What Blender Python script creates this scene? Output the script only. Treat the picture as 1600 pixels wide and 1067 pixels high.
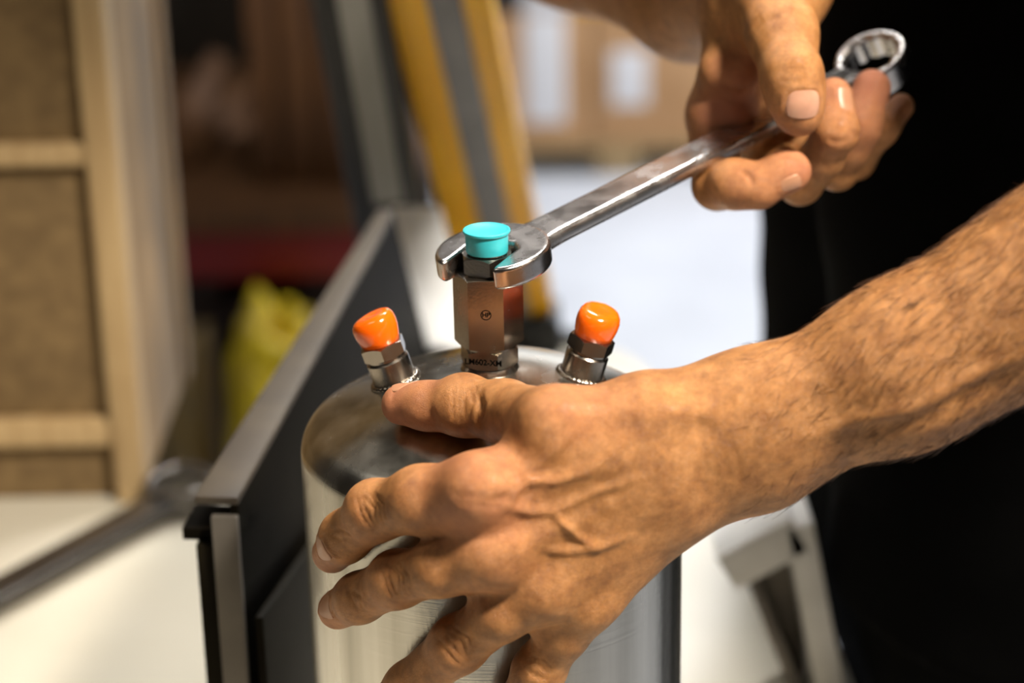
import bpy, bmesh, math, random
import numpy as np
from mathutils import Vector, Matrix

random.seed(7)
rng = np.random.default_rng(7)
scene = bpy.context.scene
for o in list(bpy.data.objects):
    bpy.data.objects.remove(o)
COL = scene.collection

# ------------------------------------------------------------------ camera
W, H = 1600.0, 1067.0
F_PX, PITCH, ROLL = 3422.9, math.radians(20.833), math.radians(-1.186)
FW = np.array([0, math.cos(PITCH), -math.sin(PITCH)])
RT0 = np.array([1.0, 0, 0])
UP0 = np.cross(RT0, FW)
RT = RT0 * math.cos(ROLL) + UP0 * math.sin(ROLL)
UP = -RT0 * math.sin(ROLL) + UP0 * math.cos(ROLL)
CAM = -(FW + (765.45 - W / 2) / F_PX * RT - (571.9 - H / 2) / F_PX * UP) * 0.9   # apex of the canister is the origin
cam_data = bpy.data.cameras.new('camera')
cam = bpy.data.objects.new('camera', cam_data)
COL.objects.link(cam)
m = Matrix.Identity(4)
for i in range(3):
    m[i][0], m[i][1], m[i][2], m[i][3] = RT[i], UP[i], -FW[i], CAM[i]
cam.matrix_world = m
cam_data.sensor_width = 36.0
cam_data.lens = F_PX / W * 36.0
cam_data.clip_start = 0.02
cam_data.clip_end = 60
cam_data.dof.use_dof = True
cam_data.dof.focus_distance = 0.856
cam_data.dof.aperture_fstop = 5.0
scene.camera = cam

# ------------------------------------------------------------------ world, lamps, exposure
world = bpy.data.worlds.new('world')
scene.world = world
world.use_nodes = True
world.node_tree.nodes['Background'].inputs[0].default_value = (0.9, 0.95, 1.0, 1)
world.node_tree.nodes['Background'].inputs[1].default_value = 0.006
vs = scene.view_settings
vs.view_transform = 'Standard'
vs.look = 'None'
vs.gamma = 1.0
vs.use_curve_mapping = False
vs.exposure = 0.0

def area_lamp(name, loc, target, size, size_y, power, color=(1, 1, 1)):
    ld = bpy.data.lights.new(name, 'AREA')
    ld.shape = 'RECTANGLE'
    ld.size, ld.size_y = size, size_y
    ld.energy = power
    ld.color = color
    o = bpy.data.objects.new(name, ld)
    COL.objects.link(o)
    o.location = loc
    d = Vector(target) - Vector(loc)
    o.rotation_euler = d.to_track_quat('-Z', 'Y').to_euler()
    return o

area_lamp('bench_light', (0.72, -0.68, 1.28), (0.08, 0.0, 0.0), 0.34, 0.16, 74, (1.0, 0.90, 0.76))
area_lamp('hall_lamp', (1.5, 3.9, 2.1), (1.2, 3.6, -1.2), 2.0, 0.5, 155, (0.93, 0.96, 1.0))
area_lamp('hall_lamp', (1.2, 6.6, 2.1), (1.0, 7.9, 0.4), 2.4, 0.4, 260, (0.95, 0.97, 1.0))
bench_fill = area_lamp('bench_light', (0.30, 0.95, 1.4), (0.16, 0.40, -0.33), 0.45, 0.15, 4.5, (1.0, 0.98, 0.95))  # added unseen fill light, brightens the right part of the bench
bench_fill.data.spread = math.radians(44)
area_lamp('hall_lamp', (0.1, 1.6, 2.1), (0.1, 1.4, -1.2), 1.2, 0.25, 22, (1.0, 0.98, 0.95))
area_lamp('hall_lamp', (-1.3, -0.6, 2.1), (-0.9, 0.2, -1.2), 1.2, 0.3, 8, (1.0, 0.93, 0.80))

# ------------------------------------------------------------------ pixel / world helpers
def ray(px, py):
    d = FW + (px - W / 2) / F_PX * RT - (py - H / 2) / F_PX * UP
    return d
def PY(px, py, y):                       # point of the pixel's ray on the world plane Y = y
    d = ray(px, py)
    return CAM + d * ((y - CAM[1]) / d[1])
def PZ(px, py, z):
    d = ray(px, py)
    return CAM + d * ((z - CAM[2]) / d[2])
def PPL(px, py, p0, n):                  # on a plane
    d = ray(px, py)
    return CAM + d * (np.dot(np.array(p0) - CAM, n) / np.dot(d, n))
def project(P):
    q = np.asarray(P) - CAM
    d = q @ FW
    return np.stack([W / 2 + F_PX * (q @ RT) / d, H / 2 - F_PX * (q @ UP) / d, d], -1)

# ------------------------------------------------------------------ materials
def srgb(r, g, b):
    f = lambda c: c / 12.92 if c <= 0.04045 else ((c + 0.055) / 1.055) ** 2.4
    return (f(r / 255), f(g / 255), f(b / 255), 1.0)
def mat(name, color, rough=0.5, metal=0.0, color2=None, scale=20.0, stretch=(1, 1, 1), bump=0.0, bump_scale=None,
        rough_var=0.0, detail=4.0, contrast=(0.35, 0.65), **kw):
    mt = bpy.data.materials.new(name)
    mt.use_nodes = True
    nt = mt.node_tree
    bs = nt.nodes['Principled BSDF']
    bs.inputs['Base Color'].default_value = color
    bs.inputs['Roughness'].default_value = rough
    bs.inputs['Metallic'].default_value = metal
    for k, v in kw.items():
        bs.inputs[k.replace('_', ' ')].default_value = v
    tc = nt.nodes.new('ShaderNodeTexCoord')
    mp = nt.nodes.new('ShaderNodeMapping')
    mp.inputs['Scale'].default_value = stretch
    nt.links.new(tc.outputs['Object'], mp.inputs['Vector'])
    nz = nt.nodes.new('ShaderNodeTexNoise')
    nz.inputs['Scale'].default_value = scale
    nz.inputs['Detail'].default_value = detail
    nt.links.new(mp.outputs[0], nz.inputs['Vector'])
    if color2 is not None:
        cr = nt.nodes.new('ShaderNodeValToRGB')
        cr.color_ramp.elements[0].color = color
        cr.color_ramp.elements[1].color = color2
        cr.color_ramp.elements[0].position, cr.color_ramp.elements[1].position = contrast
        nt.links.new(nz.outputs['Fac'], cr.inputs['Fac'])
        nt.links.new(cr.outputs['Color'], bs.inputs['Base Color'])
    if rough_var:
        mr = nt.nodes.new('ShaderNodeMapRange')
        mr.inputs['From Min'].default_value, mr.inputs['From Max'].default_value = 0.3, 0.7
        mr.inputs['To Min'].default_value, mr.inputs['To Max'].default_value = rough - rough_var, rough + rough_var
        nt.links.new(nz.outputs['Fac'], mr.inputs['Value'])
        nt.links.new(mr.outputs[0], bs.inputs['Roughness'])
    if bump:
        nb = nz
        if bump_scale:
            nb = nt.nodes.new('ShaderNodeTexNoise')
            nb.inputs['Scale'].default_value = bump_scale
            nb.inputs['Detail'].default_value = 5
            nt.links.new(mp.outputs[0], nb.inputs['Vector'])
        bp = nt.nodes.new('ShaderNodeBump')
        bp.inputs['Strength'].default_value = bump
        bp.inputs['Distance'].default_value = 0.001
        nt.links.new(nb.outputs['Fac'], bp.inputs['Height'])
        nt.links.new(bp.outputs[0], bs.inputs['Normal'])
    return mt

M = {}
M['floor'] = mat('floor_concrete', srgb(206, 210, 218), 0.55, 0, srgb(190, 194, 203), 3.0, bump=0.05)
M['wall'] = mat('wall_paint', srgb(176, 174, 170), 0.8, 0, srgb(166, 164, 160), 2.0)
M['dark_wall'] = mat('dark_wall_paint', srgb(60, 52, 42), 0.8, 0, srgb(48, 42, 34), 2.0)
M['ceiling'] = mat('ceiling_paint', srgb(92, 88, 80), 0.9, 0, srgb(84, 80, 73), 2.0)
M['bench'] = mat('bench_laminate', srgb(196, 190, 174), 0.36, 0, srgb(188, 181, 164), 6.0)
M['bench_edge'] = mat('bench_edge_band', srgb(170, 168, 164), 0.5)
M['board'] = mat('crate_hardboard', srgb(118, 95, 60), 0.8, 0, srgb(98, 77, 46), 90.0, bump=0.3)
M['pine'] = mat('pale_pine', srgb(180, 154, 112), 0.65, 0, srgb(156, 128, 88), 14.0, (6, 6, 0.6), bump=0.15)
M['shaded_grimy_pine'] = mat('shaded_grimy_pine', srgb(158, 128, 86), 0.7, 0, srgb(112, 90, 58), 16.0, (1, 1, 0.5), bump=0.15)  # mottled grime, plus shade of the side face put into the colour
M['pale_strip'] = mat('pale_grey_strip', srgb(140, 138, 132), 0.5)
M['oldwood'] = mat('brown_wood', srgb(104, 66, 28), 0.75, 0, srgb(74, 45, 18), 14.0, (5, 5, 0.6), bump=0.15)
M['cardboard'] = mat('cardboard', srgb(204, 160, 116), 0.85, 0, srgb(190, 146, 102), 10.0)
M['paper'] = mat('white_paper', srgb(236, 236, 240), 0.7)
M['red'] = mat('red_beam_paint', srgb(128, 10, 5), 0.5)
M['yellow'] = mat('yellow_paint', srgb(246, 184, 0), 0.4, 0, srgb(230, 166, 0), 8.0)
M['grey_tape'] = mat('grey_strip', srgb(128, 126, 130), 0.5, 0, srgb(112, 110, 114), 20)
M['black_paint'] = mat('black_paint', srgb(14, 13, 12), 0.5)
M['blackcloth'] = mat('black_cotton', (0.0012, 0.0012, 0.0012, 1), 0.95, 0, (0.0007, 0.0007, 0.0007, 1), 60, bump=0.3, Specular_IOR_Level=0.05)
M['bag'] = mat('yellow_bag', srgb(244, 214, 24), 0.5, 0, srgb(200, 170, 30), 20)
M['tote'] = mat('dark_brown_plastic', srgb(44, 24, 14), 0.6)
M['palebag'] = mat('pale_bag', srgb(128, 106, 62), 0.6)
M['white_paint'] = mat('white_powder_coat', srgb(232, 231, 228), 0.4, 0, srgb(222, 221, 217), 40, bump=0.05)
M['dark_steel'] = mat('dark_steel', (0.0048, 0.0038, 0.0022, 1), 0.6, 0.0, (0.0034, 0.0026, 0.0015, 1), 18, Specular_IOR_Level=0.03)
M['grey_steel'] = mat('grey_steel', srgb(112, 106, 98), 0.5, 0.3, srgb(98, 92, 86), 22, rough_var=0.08)
M['gusset_steel'] = mat('gusset_steel', (0.012, 0.0095, 0.005, 1), 0.6, 0, (0.009, 0.007, 0.004, 1), 18, Specular_IOR_Level=0.05)
M['flange'] = mat('flange_steel', srgb(66, 58, 47), 0.55, 0.0, srgb(54, 47, 39), 22, Specular_IOR_Level=0.3)
M['chrome'] = mat('chrome_vanadium', (0.60, 0.57, 0.55, 1), 0.25, 1.0, (0.54, 0.51, 0.49, 1), 90, rough_var=0.07, bump=0.06, bump_scale=500)
M['dark_reflect_chrome'] = mat('dark_reflecting_chrome', (0.14, 0.13, 0.12, 1), 0.22, 0.9, (0.12, 0.11, 0.10, 1), 60)  # chrome darkened: dark reflections put into the base colour
M['nickel'] = mat('machined_steel', (0.34, 0.30, 0.26, 1), 0.24, 1.0, (0.31, 0.275, 0.235, 1), 120, rough_var=0.04, bump=0.04, bump_scale=900)
M['orange'] = mat('orange_vinyl', (0.86, 0.125, 0.003, 1), 0.16, 0, Subsurface_Weight=0.15, Subsurface_Radius=(0.004, 0.002, 0.001), Coat_Weight=0.4, Coat_Roughness=0.05)
M['teal'] = mat('teal_plastic', (0.03, 0.47, 0.54, 1), 0.42, 0, (0.03, 0.44, 0.51, 1), 200, Subsurface_Weight=0.15, Subsurface_Radius=(0.001, 0.003, 0.003))
M['ink'] = mat('dark_ink', (0.0012, 0.0008, 0.0004, 1), 0.8, Specular_IOR_Level=0.05)
M['nail'] = mat('fingernail', (0.50, 0.26, 0.17, 1), 0.28, 0, (0.56, 0.31, 0.21, 1), 120, Subsurface_Weight=0.2, Subsurface_Radius=(0.003, 0.001, 0.0006), Coat_Weight=0.3)
M['nail_shaded'] = mat('shaded_fingernail', (0.42, 0.20, 0.11, 1), 0.38, 0, (0.46, 0.23, 0.13, 1), 120)  # darker copy of the nail colour, with the shade put in
M['hair'] = mat('dark_arm_hair', srgb(70, 42, 20), 0.5)

# brushed stainless steel of the canister
def brushed():
    mt = mat('brushed_stainless', (0.40, 0.385, 0.34, 1), 0.24, 1.0, (0.66, 0.64, 0.59, 1), 55.0, (1, 1, 0.03), rough_var=0.06, contrast=(0.36, 0.64))  # upright colour streaks: brushed variation, also painted in place of reflections
    nt = mt.node_tree
    bs = nt.nodes['Principled BSDF']
    tc = [n for n in nt.nodes if n.type == 'TEX_COORD'][0]
    tg = nt.nodes.new('ShaderNodeTangent')
    tg.direction_type = 'RADIAL'
    tg.axis = 'Z'
    nt.links.new(tg.outputs[0], bs.inputs['Tangent'])
    bs.inputs['Anisotropic'].default_value = 0.55
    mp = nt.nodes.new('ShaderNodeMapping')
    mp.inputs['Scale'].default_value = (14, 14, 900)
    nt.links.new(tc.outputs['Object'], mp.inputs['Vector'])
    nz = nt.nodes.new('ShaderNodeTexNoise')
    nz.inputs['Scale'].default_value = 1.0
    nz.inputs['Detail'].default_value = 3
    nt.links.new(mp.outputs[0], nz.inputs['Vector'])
    # short fan-like scratches
    vo = nt.nodes.new('ShaderNodeTexNoise')
    vo.inputs['Scale'].default_value = 1.0
    vo.inputs['Detail'].default_value = 6
    m2 = nt.nodes.new('ShaderNodeMapping')
    m2.inputs['Scale'].default_value = (700, 90, 160)
    m2.inputs['Rotation'].default_value = (0, 0, 0.5)
    nt.links.new(tc.outputs['Object'], m2.inputs['Vector'])
    nt.links.new(m2.outputs[0], vo.inputs['Vector'])
    ad = nt.nodes.new('ShaderNodeMath')
    ad.operation = 'ADD'
    nt.links.new(nz.outputs['Fac'], ad.inputs[0])
    nt.links.new(vo.outputs['Fac'], ad.inputs[1])
    bp = nt.nodes.new('ShaderNodeBump')
    bp.inputs['Strength'].default_value = 0.09
    bp.inputs['Distance'].default_value = 0.0006
    nt.links.new(ad.outputs[0], bp.inputs['Height'])
    nt.links.new(bp.outputs[0], bs.inputs['Normal'])
    return mt
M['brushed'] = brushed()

def skin():
    mt = bpy.data.materials.new('skin')
    mt.use_nodes = True
    nt = mt.node_tree
    bs = nt.nodes['Principled BSDF']
    L = nt.links.new
    tc = nt.nodes.new('ShaderNodeTexCoord')
    def noise(scale, detail=4, rough=0.6):
        n = nt.nodes.new('ShaderNodeTexNoise')
        n.inputs['Scale'].default_value = scale
        n.inputs['Detail'].default_value = detail
        n.inputs['Roughness'].default_value = rough
        L(tc.outputs['Object'], n.inputs['Vector'])
        return n
    n1 = noise(110, 6, 0.68)
    cr = nt.nodes.new('ShaderNodeValToRGB')
    e = cr.color_ramp.elements
    e[0].position, e[0].color = 0.30, (0.27, 0.105, 0.030, 1)
    e[1].position, e[1].color = 0.72, (0.56, 0.262, 0.095, 1)
    e2 = cr.color_ramp.elements.new(0.5)
    e2.color = (0.41, 0.178, 0.055, 1)
    L(n1.outputs['Fac'], cr.inputs['Fac'])
    # fine freckles
    n2 = noise(300, 4, 0.7)
    r2 = nt.nodes.new('ShaderNodeMapRange')
    r2.inputs['From Min'].default_value, r2.inputs['From Max'].default_value = 0.34, 0.60
    r2.inputs['To Min'].default_value, r2.inputs['To Max'].default_value = 0.66, 1.06
    L(n2.outputs['Fac'], r2.inputs['Value'])
    mx = nt.nodes.new('ShaderNodeMix')
    mx.data_type = 'RGBA'
    mx.blend_type = 'MULTIPLY'
    mx.inputs[0].default_value = 0.55
    L(cr.outputs['Color'], mx.inputs[6])
    L(r2.outputs[0], mx.inputs[7])
    # pinker knuckles and finger pads (attribute written on the mesh)
    at = nt.nodes.new('ShaderNodeAttribute')
    at.attribute_name = 'pink'
    m2 = nt.nodes.new('ShaderNodeMix')
    m2.data_type = 'RGBA'
    m2.inputs[7].default_value = (0.52, 0.19, 0.11, 1)
    L(at.outputs['Fac'], m2.inputs[0])
    L(mx.outputs[2], m2.inputs[6])
    L(m2.outputs[2], bs.inputs['Base Color'])
    bs.inputs['Roughness'].default_value = 0.41
    bs.inputs['Specular IOR Level'].default_value = 0.42
    bs.inputs['Subsurface Weight'].default_value = 0.12
    bs.inputs['Subsurface Radius'].default_value = (0.004, 0.0016, 0.0008)
    bs.inputs['Subsurface Scale'].default_value = 1.0
    # pores, creases
    v = nt.nodes.new('ShaderNodeTexVoronoi')
    v.feature = 'DISTANCE_TO_EDGE'
    v.inputs['Scale'].default_value = 620
    n3 = noise(260, 4)
    mvec = nt.nodes.new('ShaderNodeMix')
    mvec.data_type = 'RGBA'
    mvec.inputs[0].default_value = 0.02
    L(tc.outputs['Object'], mvec.inputs[6])
    L(n3.outputs['Color'], mvec.inputs[7])
    L(mvec.outputs[2], v.inputs['Vector'])
    cl = nt.nodes.new('ShaderNodeMapRange')
    cl.inputs['From Min'].default_value, cl.inputs['From Max'].default_value = 0.0, 0.25
    L(v.outputs['Distance'], cl.inputs['Value'])
    ad = nt.nodes.new('ShaderNodeMath')
    ad.operation = 'MULTIPLY_ADD'
    ad.inputs[1].default_value = 0.35
    L(cl.outputs[0], ad.inputs[0])
    L(n3.outputs['Fac'], ad.inputs[2])
    bp = nt.nodes.new('ShaderNodeBump')
    bp.inputs['Strength'].default_value = 0.6
    bp.inputs['Distance'].default_value = 0.0006
    L(ad.outputs[0], bp.inputs['Height'])
    L(bp.outputs[0], bs.inputs['Normal'])
    return mt
M['skin'] = skin()

# ------------------------------------------------------------------ object helpers
def tag(o, label=None, cat=None, group=None, kind=None):
    if label: o['label'] = label
    if cat: o['category'] = cat
    if group: o['group'] = group
    if kind: o['kind'] = kind
    return o
def empty(name, loc=(0, 0, 0), rot=None):
    o = bpy.data.objects.new(name, None)
    COL.objects.link(o)
    o.empty_display_size = 0.02
    o.location = loc
    if rot is not None: o.rotation_euler = rot
    return o
def link(name, me, material, parent=None, smooth=None):
    o = bpy.data.objects.new(name, me)
    COL.objects.link(o)
    if material is not None and not me.materials:
        me.materials.append(material)
    if parent is not None: o.parent = parent
    if smooth is not None: shade(me, smooth)
    return o
def shade(me, angle):
    """smooth faces, edges sharper than angle kept sharp"""
    me.polygons.foreach_set('use_smooth', np.ones(len(me.polygons), dtype=bool))
    if angle < 179:
        bm = bmesh.new(); bm.from_mesh(me)
        lim = math.radians(angle)
        for e in bm.edges:
            if len(e.link_faces) == 2 and e.calc_face_angle(0) > lim: e.smooth = False
        bm.to_mesh(me); bm.free()
def mesh_bm(name, bm):
    bmesh.ops.recalc_face_normals(bm, faces=bm.faces)
    me = bpy.data.meshes.new(name)
    bm.to_mesh(me); bm.free()
    return me
def box_bm(sx, sy, sz, bevel=0.0, seg=2, off=(0, 0, 0)):
    bm = bmesh.new()
    bmesh.ops.create_cube(bm, size=1.0)
    bmesh.ops.scale(bm, vec=(sx, sy, sz), verts=bm.verts)
    if bevel:
        bmesh.ops.bevel(bm, geom=list(bm.edges), offset=bevel, segments=seg, profile=0.6, affect='EDGES')
    bmesh.ops.translate(bm, vec=off, verts=bm.verts)
    return bm
def box(name, lo, hi, material, parent=None, bevel=0.002, origin=None):
    """box between two corners; world coordinates minus the parent's origin"""
    lo, hi = np.array(lo, float), np.array(hi, float)
    c, s = (lo + hi) / 2, hi - lo
    o = link(name, mesh_bm(name, box_bm(*s, bevel=min(bevel, s.min() * 0.4))), material, parent, 35)
    o.location = c - (np.array(parent.location) if parent is not None else 0)
    return o
def prism(name, poly, thick, material, parent=None, frame=None, bevel=0.0, smooth=35):
    """extrude a list of 3D points (planar) along a vector"""
    bm = bmesh.new()
    t = Vector(thick)
    a = [bm.verts.new(Vector(p)) for p in poly]
    b = [bm.verts.new(Vector(p) + t) for p in poly]
    n = len(poly)
    bm.faces.new(a); bm.faces.new(b[::-1])
    for i in range(n): bm.faces.new((a[i], b[i], b[(i + 1) % n], a[(i + 1) % n]))
    bmesh.ops.recalc_face_normals(bm, faces=bm.faces)
    if bevel: bmesh.ops.bevel(bm, geom=list(bm.edges), offset=bevel, segments=2, profile=0.6, affect='EDGES')
    if parent is not None: bmesh.ops.translate(bm, vec=-Vector(parent.location), verts=bm.verts)
    return link(name, mesh_bm(name, bm), material, parent, smooth)
def lathe_bm(profile, seg=64, closed_ends=True):
    bm = bmesh.new()
    rings = []
    for r, z in profile:
        if r < 1e-6:
            rings.append([bm.verts.new((0, 0, z))])
        else:
            rings.append([bm.verts.new((r * math.cos(2 * math.pi * i / seg), r * math.sin(2 * math.pi * i / seg), z)) for i in range(seg)])
    for a, b in zip(rings, rings[1:]):
        for i in range(seg):
            j = (i + 1) % seg
            if len(a) == 1 and len(b) == 1: continue
            if len(a) == 1: bm.faces.new((a[0], b[i], b[j]))
            elif len(b) == 1: bm.faces.new((a[i], b[0], a[j]))
            else: bm.faces.new((a[i], b[i], b[j], a[j]))
    return bm
def hexprofile_bm(radius, z0, z1, turn, chamfer, seg=6, inner=0.0):
    """hexagonal nut with the turned-down corners of a real one: hex prism cut by a cone, so corners are chamfered"""
    n = 72
    apo = radius * math.cos(math.pi / seg)
    bm = bmesh.new()
    def hexr(t):
        a = (t - turn) % (2 * math.pi / seg) - math.pi / seg
        return apo / math.cos(a)
    levels = []
    angs = sorted(set([round((turn + 2 * math.pi / seg * k) % (2 * math.pi), 6) for k in range(seg)] + [round(2 * math.pi * i / n, 6) for i in range(n)]))
    def ring(zf, cap):
        return [bm.verts.new((min(hexr(t), cap) * math.cos(t), min(hexr(t), cap) * math.sin(t), zf)) for t in angs]
    r0 = apo * 0.985
    def cham(zedge, sgn):
        out = []
        for t in angs:
            out.append(0)
        return out
    lo = ring(z0, r0)
    lo2 = []
    hi2 = []
    for t in angs:
        r = hexr(t)
        dz = max(0.0, r - r0) * chamfer
        lo2.append(bm.verts.new((r * math.cos(t), r * math.sin(t), z0 + dz)))
        hi2.append(bm.verts.new((r * math.cos(t), r * math.sin(t), z1 - dz)))
    hi = ring(z1, r0)
    k = len(angs)
    for a, b in ((lo, lo2), (lo2, hi2), (hi2, hi)):
        for i in range(k):
            j = (i + 1) % k
            bm.faces.new((a[i], a[j], b[j], b[i]))
    bm.faces.new(lo[::-1]); bm.faces.new(hi)
    return bm

# ------------------------------------------------------------------ signed-distance modelling for forged and living shapes
def capsule(p, a, b, r0, r1):
    a, b = np.asarray(a, float), np.asarray(b, float)
    ab = b - a
    L2 = max(float(ab @ ab), 1e-12)
    q = p - a.astype(np.float32)
    t = np.clip((q @ ab.astype(np.float32)) / np.float32(L2), 0, 1)
    q = q - t[..., None] * ab.astype(np.float32)
    return np.sqrt((q * q).sum(-1)) - (r0 + (r1 - r0) * t)
def smin(a, b, k):
    h = np.maximum(k - np.abs(a - b), 0) / k
    return np.minimum(a, b) - h * h * (k * 0.25)
class Field:
    def __init__(self, lo, hi, h):
        self.h = h
        self.lo = np.array(lo, float)
        self.n = np.ceil((np.array(hi) - self.lo) / h).astype(int) + 1
        self.ax = [(self.lo[i] + h * np.arange(self.n[i])).astype(np.float32) for i in range(3)]
    def new(self): return np.full(self.n, 0.05, np.float32)
    def sub(self, lo, hi):
        i0 = np.clip(((np.array(lo) - self.lo) / self.h).astype(int), 0, self.n - 1)
        i1 = np.clip(((np.array(hi) - self.lo) / self.h).astype(int) + 2, 1, self.n)
        return tuple(slice(a, max(b, a + 1)) for a, b in zip(i0, i1))
    def pts(self, s):
        g = np.meshgrid(*(self.ax[i][s[i]] for i in range(3)), indexing='ij')
        return np.stack(g, -1)
    def add(self, F, prims, k):
        for a, b, r0, r1 in prims:
            a, b = np.asarray(a), np.asarray(b)
            rr = max(r0, r1) + max(k, 0.004) + 2 * self.h
            s = self.sub(np.minimum(a, b) - rr, np.maximum(a, b) + rr)
            F[s] = smin(F[s], capsule(self.pts(s), a, b, r0, r1), k)
        return F
    def carve(self, F, prims, k):
        for a, b, r0, r1 in prims:
            a, b = np.asarray(a), np.asarray(b)
            rr = max(r0, r1) + max(k, 0.004) + 2 * self.h
            s = self.sub(np.minimum(a, b) - rr, np.maximum(a, b) + rr)
            F[s] = -smin(-F[s], capsule(self.pts(s), a, b, r0, r1), k)
        return F
    def surface(self, F):
        ins = F < 0
        cnt = np.zeros(np.array(ins.shape) - 1, np.uint8)
        for dx in (0, 1):
            for dy in (0, 1):
                for dz in (0, 1):
                    cnt += ins[dx:ins.shape[0] - 1 + dx, dy:ins.shape[1] - 1 + dy, dz:ins.shape[2] - 1 + dz]
        act = np.argwhere((cnt > 0) & (cnt < 8))
        cid = np.full(cnt.shape, -1, np.int32)
        cid[act[:, 0], act[:, 1], act[:, 2]] = np.arange(len(act))
        C = [(i >> 2 & 1, i >> 1 & 1, i & 1) for i in range(8)]
        vals = np.stack([F[act[:, 0] + c[0], act[:, 1] + c[1], act[:, 2] + c[2]] for c in C], -1)
        pos = np.zeros((len(act), 3)); num = np.zeros(len(act))
        for i in range(8):
            for bit in (4, 2, 1):
                j = i | bit
                if j == i: continue
                va, vb = vals[:, i], vals[:, j]
                c = (va < 0) != (vb < 0)
                t = np.where(c, va / np.where(c, va - vb, 1), 0)
                pa, pb = np.array(C[i], float), np.array(C[j], float)
                pos += c[:, None] * (pa + t[:, None] * (pb - pa))
                num += c
        V = self.lo + (act + pos / num[:, None]) * self.h
        faces = []
        for ax in range(3):
            o1, o2 = [(1, 2), (2, 0), (0, 1)][ax]
            a = ins[tuple(slice(0, -1) if i == ax else slice(None) for i in range(3))]
            b = ins[tuple(slice(1, None) if i == ax else slice(None) for i in range(3))]
            e = np.argwhere(a != b)
            ok = (e[:, o1] > 0) & (e[:, o2] > 0) & (e[:, o1] < cnt.shape[o1]) & (e[:, o2] < cnt.shape[o2])
            e = e[ok]
            flip = a[e[:, 0], e[:, 1], e[:, 2]]
            def cell(d1, d2):
                q = e.copy(); q[:, o1] += d1; q[:, o2] += d2
                return cid[q[:, 0], q[:, 1], q[:, 2]]
            q = np.stack([cell(-1, -1), cell(0, -1), cell(0, 0), cell(-1, 0)], -1)
            q[~flip] = q[~flip][:, ::-1]
            faces.append(q)
        return V, np.concatenate(faces)
def vnormals(V, Q):
    n = np.cross(V[Q[:, 2]] - V[Q[:, 0]], V[Q[:, 3]] - V[Q[:, 1]])
    N = np.zeros_like(V)
    for i in range(4):
        for c in range(3):
            N[:, c] += np.bincount(Q[:, i], n[:, c], len(V))
    return N / np.maximum(np.linalg.norm(N, axis=1, keepdims=True), 1e-12)
def relax(V, Q, it=2, lam=0.5):
    for _ in range(it):
        for l in (lam, -lam * 1.04):
            S = np.zeros_like(V); c = np.zeros(len(V))
            for i in range(4):
                a, b = Q[:, i], Q[:, (i + 1) % 4]
                for k in range(3):
                    S[:, k] += np.bincount(a, V[b, k], len(V)) + np.bincount(b, V[a, k], len(V))
                c += np.bincount(a, minlength=len(V)) + np.bincount(b, minlength=len(V))
            V = V + l * (S / np.maximum(c, 1)[:, None] - V)
    return V
def quadmesh(name, V, Q, smooth=True):
    me = bpy.data.meshes.new(name)
    me.vertices.add(len(V)); me.vertices.foreach_set('co', np.asarray(V, np.float32).ravel())
    me.loops.add(Q.size); me.loops.foreach_set('vertex_index', np.asarray(Q, np.int32).ravel())
    me.polygons.add(len(Q))
    me.polygons.foreach_set('loop_start', np.arange(0, Q.size, 4, dtype=np.int32))
    me.update(calc_edges=True)
    me.polygons.foreach_set('use_smooth', np.full(len(Q), smooth, dtype=bool))
    return me

# ================================================================== THE HALL
FLOOR, BENCH = -1.20, -0.33
def structure(name, lo, hi, material):
    return tag(box(name, lo, hi, material, None, 0.0), kind='structure')
structure('floor', (-5, -3, FLOOR - 0.1), (5, 8, FLOOR), M['floor'])
structure('wall_back', (-5, 8, FLOOR), (5, 8.1, 2.3), M['wall'])
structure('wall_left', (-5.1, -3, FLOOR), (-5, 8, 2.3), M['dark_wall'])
structure('wall_right', (5, -3, FLOOR), (5.1, 8, 2.3), M['wall'])
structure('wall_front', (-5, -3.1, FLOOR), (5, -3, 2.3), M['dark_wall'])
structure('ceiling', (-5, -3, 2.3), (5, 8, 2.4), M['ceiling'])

# ------------------------------------------------------------------ work bench with a rounded far corner
bench = empty('work_bench', (-0.6, 0.3, FLOOR))
tag(bench, 'white laminate work bench carrying the canister, crate and loose spanner', 'bench')
def bench_outline():
    pts = [(-1.35, -0.45), (0.25, -0.45)]
    c0, rad = np.array([0.115, 0.93]), 0.11
    right_far = np.array([0.128, 0.80])
    pts += [(0.207, 0.35)]
    for t in np.linspace(0, math.pi / 2, 9):
        pts.append((0.013 + rad * math.cos(t), 0.80 + rad * math.sin(t)))
    pts += [(-0.055, 0.91), (-0.055, 0.60), (-0.275, 0.60), (-0.275, 0.91), (-1.35, 0.91)]
    return pts
prism('bench_top', [(x, y, BENCH - 0.03) for x, y in bench_outline()], (0, 0, 0.03), M['bench'], bench, bevel=0.003)
for (x, y) in ((-1.25, -0.38), (0.1, -0.38), (-1.25, 0.8), (-0.01, 0.8)):
    box('leg', (x - 0.03, y - 0.03, FLOOR), (x + 0.03, y + 0.03, BENCH - 0.03), M['grey_steel'], bench)
box('apron', (-1.25, 0.56, BENCH - 0.12), (-0.02, 0.58, BENCH - 0.03), M['flange'], bench)

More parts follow.
